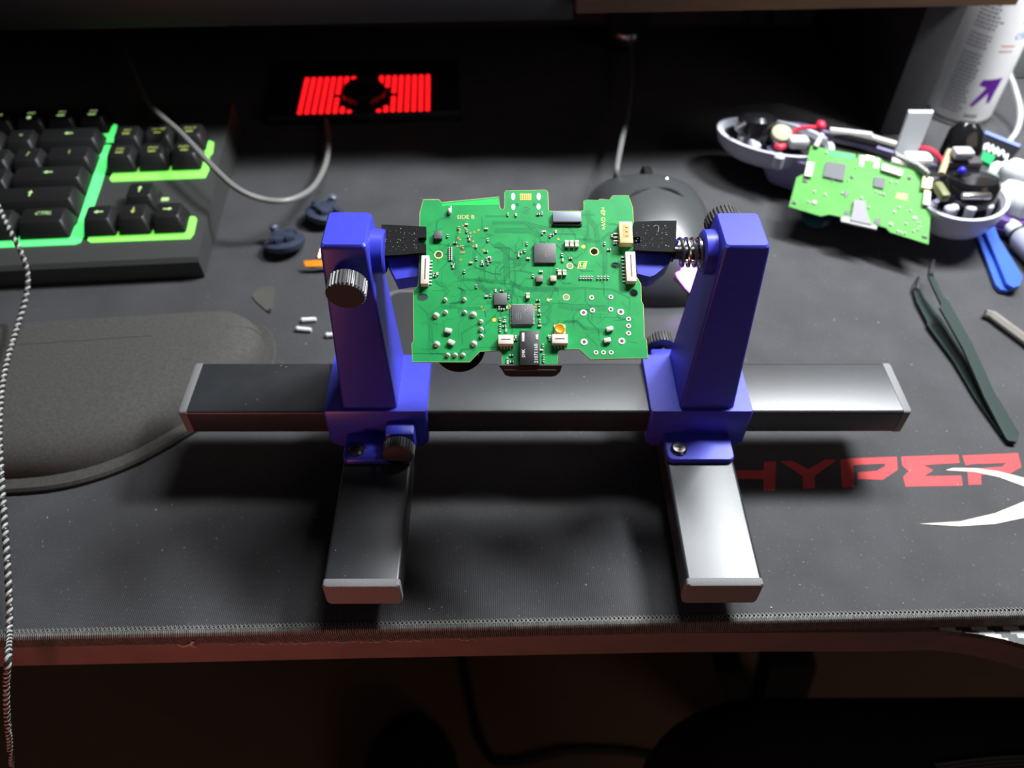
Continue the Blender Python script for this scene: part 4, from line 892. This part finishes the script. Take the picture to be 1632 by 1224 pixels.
b5([(1300, 685), (1360, 695), (1345, 815), (1288, 805)], 2.4, 'ribbon_connector', WHITEP); b5([(1290, 560), (1375, 575), (1360, 670), (1275, 655)], 3, 'battery_socket', CREAM)
b5([(735, 380), (765, 385), (755, 470), (728, 465)], .4, 'pad_ring', TIN); b5([(862, 405), (900, 412), (885, 490), (852, 480)], .4, 'pad_ring', TIN)
b5([(780, 375), (850, 390), (845, 420), (775, 410)], .2, 'contact_grid', GOLD); b5([(1060, 710), (1150, 720), (1140, 775), (1040, 750)], .2, 'gold_patch', mat('patch_gold', (.55, .50, .05), .5))
def blob2(u, v, r): p = s5(u, v); MB().lathe([(r, 0), (r * .85, .5), (r * .4, .9), (.05, 1)], 12, Tr(p.x, p.y, 0)).build('solder_joint', TIN, b2)
for u, v, r in ((430, 352, .9), (322, 795, 1.5), (322, 700, .9), (415, 725, .9), (270, 790, .8), (1000, 990, 1.2), (1030, 880, 1), (1075, 840, .9), (1175, 870, .8), (1212, 935, 1.3), (1250, 975, .8), (1255, 1010, .8), (1240, 1035, .8), (1200, 1050, .8), (1060, 1050, .8), (1090, 1062, .8), (1125, 1070, .8), (1135, 985, .8), (740, 755, .9), (480, 605, .6), (620, 605, .6), (520, 420, .6), (690, 490, .6), (1000, 610, .8), (1050, 620, .8), (870, 700, .8), (905, 715, .8), (935, 725, .8), (570, 715, .8), (600, 735, .8), (805, 840, .8), (665, 855, .9)): blob2(u, v, r)
for u, v, w_, h_ in ((605, 715, 2.2, 2.2), (1165, 575, 2, 2), (240, 605, 2.6, 1.4), (145, 795, 2.2, 1.8), (1300, 1100, 2.6, 1.2), (655, 570, 1.6, 1.6)):
    p = s5(u, v); MB().box((p.x, p.y, .4), (w_, h_, .8), .1).build('small_chip', CHIP, b2)
p = s5(285, 940, -6); MB().lathe([(5, -11), (8.5, -10), (9, -8), (7, -6.5), (3, -6), (3, -1)], 28, Tr(p.x + 3, p.y + 6, 0)).build('stick_cap', mat('teal_cap', (.01, .07, .075), .3), b2)
p = s5(350, 260); MB().tube([(p.x, p.y - 4, 1), (p.x + 1, p.y + 4, 3)], 1.6, 8).build('pin_post', TIN, b2)

# ------------------------------------------------------------------ clutter at the right edge
cd = thing('card', 'black card with blue border and white script beside the gamepad', 'card', (0, 0, 0))
cpts = [atz(u, v, 24) for u, v in ((1570, 216), (1625, 238), (1600, 268), (1555, 246))]
MB().loft([[p for p in cpts], [p + Vector((0, 0, 1)) for p in cpts]]).build('card_panel', mat('card_black', (.008, .008, .009), .8, spec=.1), cd)
MB().tube([cpts[0] + Vector((0, 1, 1)), cpts[1] + Vector((0, 1, 1))], 1.8, 6).build('card_border', mat('card_blue', (.06, .12, .55), .4), cd)
sg = [atz(u, v, 25.4) for u, v in ((1570, 230), (1568, 240), (1575, 228), (1576, 243), (1582, 231), (1584, 246), (1590, 235), (1591, 249), (1598, 239), (1601, 252), (1606, 246), (1602, 258))]
MB().tube(smoothpath(sg, 4), .6, 6).build('script_writing', mat('script_white', (.65, .65, .65), .5), cd)
gpts = [atz(u, v, 24) for u, v in ((1562, 246), (1584, 254), (1576, 268), (1556, 258))]
tag(MB().loft([gpts, [p + Vector((0, 0, 2.5)) for p in gpts]]).build('green_tab', mat('green_tab', (.01, .32, .09), .4)), 'bright green tab under the black card at right', 'tab')
WH = mat('white_grip', (.62, .64, .64), .45)
def grip(name, label, pts, rad, cat='grip'):
    t_ = thing(name, label, cat, pts[0]); o_ = Vector(pts[0])
    P = smoothpath([Vector(p) - o_ for p in pts], 5); n = len(P)
    rr = [rad * (1 if .15 < i / (n - 1) < .85 else .72) for i in range(n)]
    rr[0] = rad * .3; rr[-1] = rad * .3
    MB().tube(P, rr, 16).build('grip_body', WH, t_, smooth=80); MB().tube([P[n // 2], P[n // 2 + 1]], rad * 1.05, 16).build('grip_ring', mat('grip_ring', (.5, .52, .53), .5), t_); return t_
grip('white_lever', 'white plastic handle reaching furthest left beside the gamepad', [atz(1577, 270, 20), atz(1600, 284, 20), atz(1630, 298, 20), atz(1680, 314, 20)], 9)
grip('white_lever', 'topmost white handle at the right edge just below the black card', [atz(1602, 270, 26), atz(1620, 276, 28), atz(1650, 284, 28), atz(1690, 292, 28)], 8)
grip('white_lever', 'lowest bluish white handle at the right edge above the purple cap', [atz(1588, 318, 16), atz(1610, 318, 16), atz(1640, 324, 16), atz(1690, 330, 16)], 12)
t_ = thing('purple_cap', 'purple rounded cap at the right edge under the white handles', 'cap', atz(1605, 345, 6)); MB().lathe([(15, -5), (16, 0), (14, 5), (5, 7)], 28).build('cap_body', mat('purple_plastic', (.10, .05, .22), .35), t_); MB().lathe([(16.6, -2), (16.6, 0)], 28).build('cap_ring', mat('purple_dark', (.05, .02, .12), .4), t_)
bt = thing('bottle', 'small bottle with a white nozzle lying at the right edge', 'bottle', atz(1600, 352, 7)); o_ = Vector(bt.location) / MM
a_ = atz(1600, 352, 7) - o_; c_ = atz(1622, 372, 7) - o_; d_ = atz(1680, 430, 8) - o_
MB().tube([a_, a_ + (c_ - a_) * .1, c_], [4.0, 4.6, 4.8], 18).build('nozzle', WH, bt); MB().tube([c_, c_ + (d_ - c_) * .06], 5.6, 18).build('neck_ring', BLACKP, bt); MB().tube([c_ + (d_ - c_) * .06, c_ + (d_ - c_) * .16, d_], [5.6, 8, 8], 20).build('bottle_body', mat('bottle_grey', (.38, .39, .46), .3), bt)
SPU = mat('spudger_blue', (.035, .11, .56), .38)
def spudger(pts, z0, z1, label, dz):
    t_ = thing('pry_tool', label, 'pry tool', atz(*pts[0], z0), group='blue pry tools'); o_ = Vector(t_.location) / MM
    poly = [tuple((atz(u, v, z0) - o_).xy) for u, v in pts]
    MB().prism(poly, dz, dz + 2.2).build('tool_blade', SPU, t_, smooth=25)
spudger([(1535, 335), (1557, 345), (1575, 390), (1597, 425), (1618, 455), (1614, 464), (1604, 468), (1592, 466), (1584, 458), (1570, 420), (1555, 380)], 1, 1, 'lower blue plastic pry tool left of its twin near the tweezers', 0)
spudger([(1551, 335), (1575, 345), (1590, 385), (1612, 420), (1627, 446), (1622, 460), (1612, 463), (1602, 457), (1585, 415), (1570, 380)], 4, 4, 'upper blue plastic pry tool lying over its twin by the tweezers', 0)
rt = thing('metal_file', 'bright metal tool shaft with a square tip at the right edge', 'tool', atz(1572, 503, 2)); o_ = Vector(rt.location) / MM
rp = [atz(1571, 499, 3) - o_, atz(1581, 502, 3) - o_, atz(1650, 553, 3) - o_, atz(1690, 583, 3) - o_]
MB().tube(rp, [2.0, 2.4, 2.6, 2.6], 6).build('shaft', mat('satin_steel', (.75, .70, .62), .3, metal=.8), rt, smooth=20); MB().tube([rp[0] - (rp[1] - rp[0]) * .3, rp[0]], 1.7, 6).build('tip', STEEL, rt)
# tweezers, lying on one edge, arms open
tw = thing('tweezers', 'dark green bent-tip tweezers lying open on the mat at right', 'tweezers', (212, 40, 0)); o_ = Vector((212, 40, 0))
TWM = mat('tweezer_green', (.017, .031, .027), .5, spec=.2)
def twarm(top, bot, tip):
    A_ = [atz(u, v, z) - o_ for u, v, z in top]; B_ = [atz(u, v, z) - o_ for u, v, z in bot]
    mb = MB(); rings = []
    for a, b_ in zip(A_, B_):
        d = Vector((0, 0, -1.4)); rings.append([a, b_, b_ + d, a + d])
    mb.loft(rings); o2 = mb.build('arm', TWM, tw, smooth=25)
    T_ = [atz(u, v, z) - o_ for u, v, z in tip]; MB().tube(T_, [1.7, 1.4, .7], 8).build('steel_tip', STEEL, o2)
twarm([(1480, 440, 14), (1484, 450, 14), (1500, 484, 13), (1498, 490, 13), (1535, 555, 10), (1570, 635, 6), (1602, 696, 3), (1607, 702, 3)], [(1486, 437, 14), (1494, 452, 14), (1503, 472, 13), (1512, 480, 13), (1550, 548, 10), (1585, 625, 6), (1625, 690, 3), (1620, 704, 3)], [(1483, 439, 14), (1485, 425, 14), (1488, 415, 14)])
twarm([(1456, 464, 3), (1461, 480, 3), (1478, 512, 3), (1478, 517, 3), (1520, 575, 2.4), (1555, 635, 2), (1596, 694, 1.6)], [(1464, 458, 3), (1474, 476, 3), (1492, 498, 3), (1500, 505, 3), (1535, 560, 2.4), (1572, 630, 2), (1612, 694, 1.6)], [(1459, 462, 3), (1461, 450, 3), (1464, 442, 3)])

# ------------------------------------------------------------------ small things behind the left post
NAVY = mat('navy_plastic', (.035, .045, .075), .4)
def stickmod(u, v, rz, label):
    p = atz(u, v, 5); t_ = thing('stick_module', label, 'stick part', (p.x, p.y, 0), group='loose stick modules')
    M_ = Rz(rz) @ Rx(-14)
    MB().lathe([(10.5, 1.2), (11.5, 3), (11.5, 5), (9.5, 6)], 28, Tr(0, 0, 1.5) @ M_).build('ring', NAVY, t_)
    MB().box((0, 0, 8), (12, 12, 5), 1, M=M_).build('core', NAVY, t_)
    for k in range(4): MB().box((6.2 * cos(k * pi / 2 + .4), 6.2 * sin(k * pi / 2 + .4), 9), (5, 3, 4), .5, M=M_).build('clip', NAVY, t_)
    MB().lathe([(2.2, 10), (2.6, 13), (1.6, 14)], 14, M_ @ Tr(-3, 8, 0)).build('peg', mat('navy_light', (.10, .12, .17), .35), t_)
stickmod(455, 388, 25, 'round dark navy stick part lying nearer the keyboard'); stickmod(516, 342, -40, 'dark navy stick part half hidden behind the left post')
fx_ = thing('flex_strip', 'bright orange flex strip sticking out beside the left post', 'flex strip', atz(500, 420, 4)); o_ = Vector(fx_.location) / MM
MB().loft([[p - o_, p - o_ + Vector((0, 0, .6)), q_ - o_ + Vector((0, 0, .6)), q_ - o_] for p, q_ in ((atz(484, 417, 5), atz(487, 426, 4)), (atz(500, 416, 6), atz(500, 426, 4)), (atz(540, 414, 5), atz(540, 425, 4)))]).build('strip', mat('flex_orange', (.85, .26, .01), .4), fx_)
MB().tube([atz(508, 412, 6) - o_, atz(512, 398, 8) - o_], 1.4, 8).build('contact', mat('copper', (.5, .28, .2), .3, metal=.8), fx_)
def pin(u0, v0, u1, v1, label):
    t_ = thing('metal_pin', label, 'pin', atz(u0, v0, 1.3), group='loose metal pins'); o_ = Vector(t_.location) / MM
    a, b_ = atz(u0, v0, 1.4) - o_, atz(u1, v1, 1.4) - o_
    MB().tube([a, a + (b_ - a) * .08, a + (b_ - a) * .8, b_], [.8, 1.25, 1.25, 1.0], 10).build('pin_body', mat('pin_white', (.75, .76, .76), .35), t_); MB().ball(a, 1.5, 1).build('pin_head', TIN, t_)
pin(483, 510, 504, 509, 'small white pin behind the rail, the upper of two'); pin(475, 524, 496, 526, 'small white pin behind the rail, the lower of two'); pin(522, 534, 545, 533, 'small white pin mostly hidden by the left post')
pp = [tuple(atz(u, v, .1).xy) for u, v in ((402, 474), (410, 462), (424, 458), (437, 459), (439, 466), (436, 484), (431, 496), (425, 496), (413, 486))]
tag(MB().prism(pp, .1, .8).build('plastic_pick', mat('clear_smoke', (.32, .32, .28), .25, trans=.75), smooth=20), 'clear smoky triangular plastic pick lying on the mat', 'pick')
p = atz(430, 495, 1); tag(MB().lathe([(.8, 0), (1.1, .3), (.8, .9)], 12, Tr(p.x, p.y, .8)).build('metal_bead', STEEL), 'tiny metal bead at the tip of the plastic pick', 'bead')
# lint on the mat and rail
ln = MB()
def fleck(p, r): ln.ball(p, r, 1, (random.uniform(.6, 1.6), random.uniform(.6, 1.3), .5), Matrix.Identity(4))
for i in range(420):
    u, v = random.uniform(0, 1632), random.uniform(260, 990); p = atz(u, v, .1)
    if p.x < -178 and p.y > 100 or p.y < mf(p.x) + 1 or (abs(p.y) < 18 and abs(p.x) < 155) or p.x < -125 and -25 < p.y < 75: continue
    if (abs(p.x - FXL) < 16 or abs(p.x - FXR) < 16) and p.y < 16: continue
    if abs(p.x - 2.5) < 86 and 18 < p.y < 96 or abs(p.x - 64) < 36 and 70 < p.y < 192: continue
    fleck(p, random.choice((.12, .16, .2, .34)))
for i in range(46):
    xx, yy = random.uniform(-146, 146), random.uniform(-13, 13)
    if min(abs(xx + 70), abs(xx - 63)) > 25: fleck((xx, yy, RZ1 + .05), random.choice((.1, .14, .2)))
for i in range(26): fleck((FXL + random.uniform(-13, 13), random.uniform(-82, -32), FZ1 + .05), random.choice((.1, .14, .2)))
o = ln.build('lint', mat('lint_grey', (.36, .36, .34), .9), smooth=0); o['kind'] = 'stuff'; o['label'] = 'pale specks of lint scattered over mat, rail and foot'; o['category'] = 'lint'
th_ = [aty(u, v, mf(-140) - 3.4) for u, v in ((284, 1027), (290, 1030), (298, 1029), (304, 1026), (309, 1023), (305, 1024), (306, 1029), (312, 1032))]
tag(MB().tube(smoothpath(th_, 5), .35, 6).build('thread', mat('thread_cream', (.55, .5, .42), .8)), 'curly cream thread stuck to the stitched mat edge', 'thread')
cr_ = MB()
for i in range(120):
    u = random.triangular(330, 820, 540); p = atz(u, 1026 - (u - 300) * .0205, -6.0); cr_.ball((p.x, p.y + random.uniform(-.7, -.1), -6.3), random.uniform(.2, .5), 1, (2.2, .9, .7))
o = cr_.build('crumbs', mat('crumb_grey', (.45, .42, .40), .9), smooth=0); o['kind'] = 'stuff'; o['label'] = 'pale crumbs of worn coating along the desk front edge'; o['category'] = 'crumbs'

# ------------------------------------------------------------------ below the desk
FZ = -734
tag(MB().tube(smoothpath([atz(u, v, FZ + 2) for u, v in ((735, 1040), (745, 1090), (760, 1160), (775, 1195), (795, 1214), (840, 1210), (900, 1196), (960, 1195), (1020, 1200), (1080, 1214), (1140, 1240))], 6), 5, 8).build('floor_cable', BLACKP), 'black cable curving over the dark floor below the desk', 'cable')
p = atz(655, 1190, FZ + 40); sh = thing('shoe', 'dark rounded shoe on the floor below the desk front', 'shoe', (p.x, p.y - 40, FZ - 2))
MB().loft([ring3([(x_ , y_) for x_, y_ in circ(0, 0, r_, 24, r_ * 1.5)], z_) for r_, z_ in ((54, 12), (56, 30), (50, 60), (36, 84), (12, 95))]).build('shoe_upper', mat('shoe_black', (.006, .006, .006), .9), sh); MB().loft([ring3(circ(0, 0, 58, 24, 87), 1), ring3(circ(0, 0, 58, 24, 87), 12)]).build('shoe_sole', RUBBER, sh)
# chair seat at the lower right
cs = thing('chair', 'black woven fabric chair seat at the bottom right corner', 'chair', (0, 0, 0))
c0 = atz(1560, 1330, -180)
CHM = mat('chair_fabric', (.012, .012, .013), .9, bump=.5, bscale=1500)
MB().loft([[(c0.x + a, c0.y + b_, z_) for a, b_ in rrect(2 * rx_, 2 * ry_, min(rx_, ry_) * .85, 8)] for rx_, ry_, z_ in ((150, 70, -300), (170, 86, -270), (174, 90, -235), (165, 82, -205), (140, 66, -186), (100, 40, -180))]).build('seat_cushion', CHM, cs, smooth=60)
rb_ = MB()
for k in range(9):
    uu = [(1490 + k * 3 + t * 20, 1219 + k * 6 - 14 * sin(min(1, t / 8) * pi / 2)) for t in range(9)]
    rb_.tube([atz(u, v, -178 + k * .2) for u, v in uu], .9, 6)
o = rb_.build('woven_ribs', mat('chair_rib', (.10, .10, .10), .8), cs); o['kind'] = 'stuff'
pst = Vector((c0.x, c0.y - 60, 0))
MB().lathe([(25, -726), (25, -300)], 20, Tr(pst.x, pst.y, 0)).build('chair_column', BLACKP, cs)
MB().lathe([(180, -735), (180, -725), (30, -706)], 10, Tr(pst.x, pst.y, 0)).build('chair_base', BLACKP, cs)
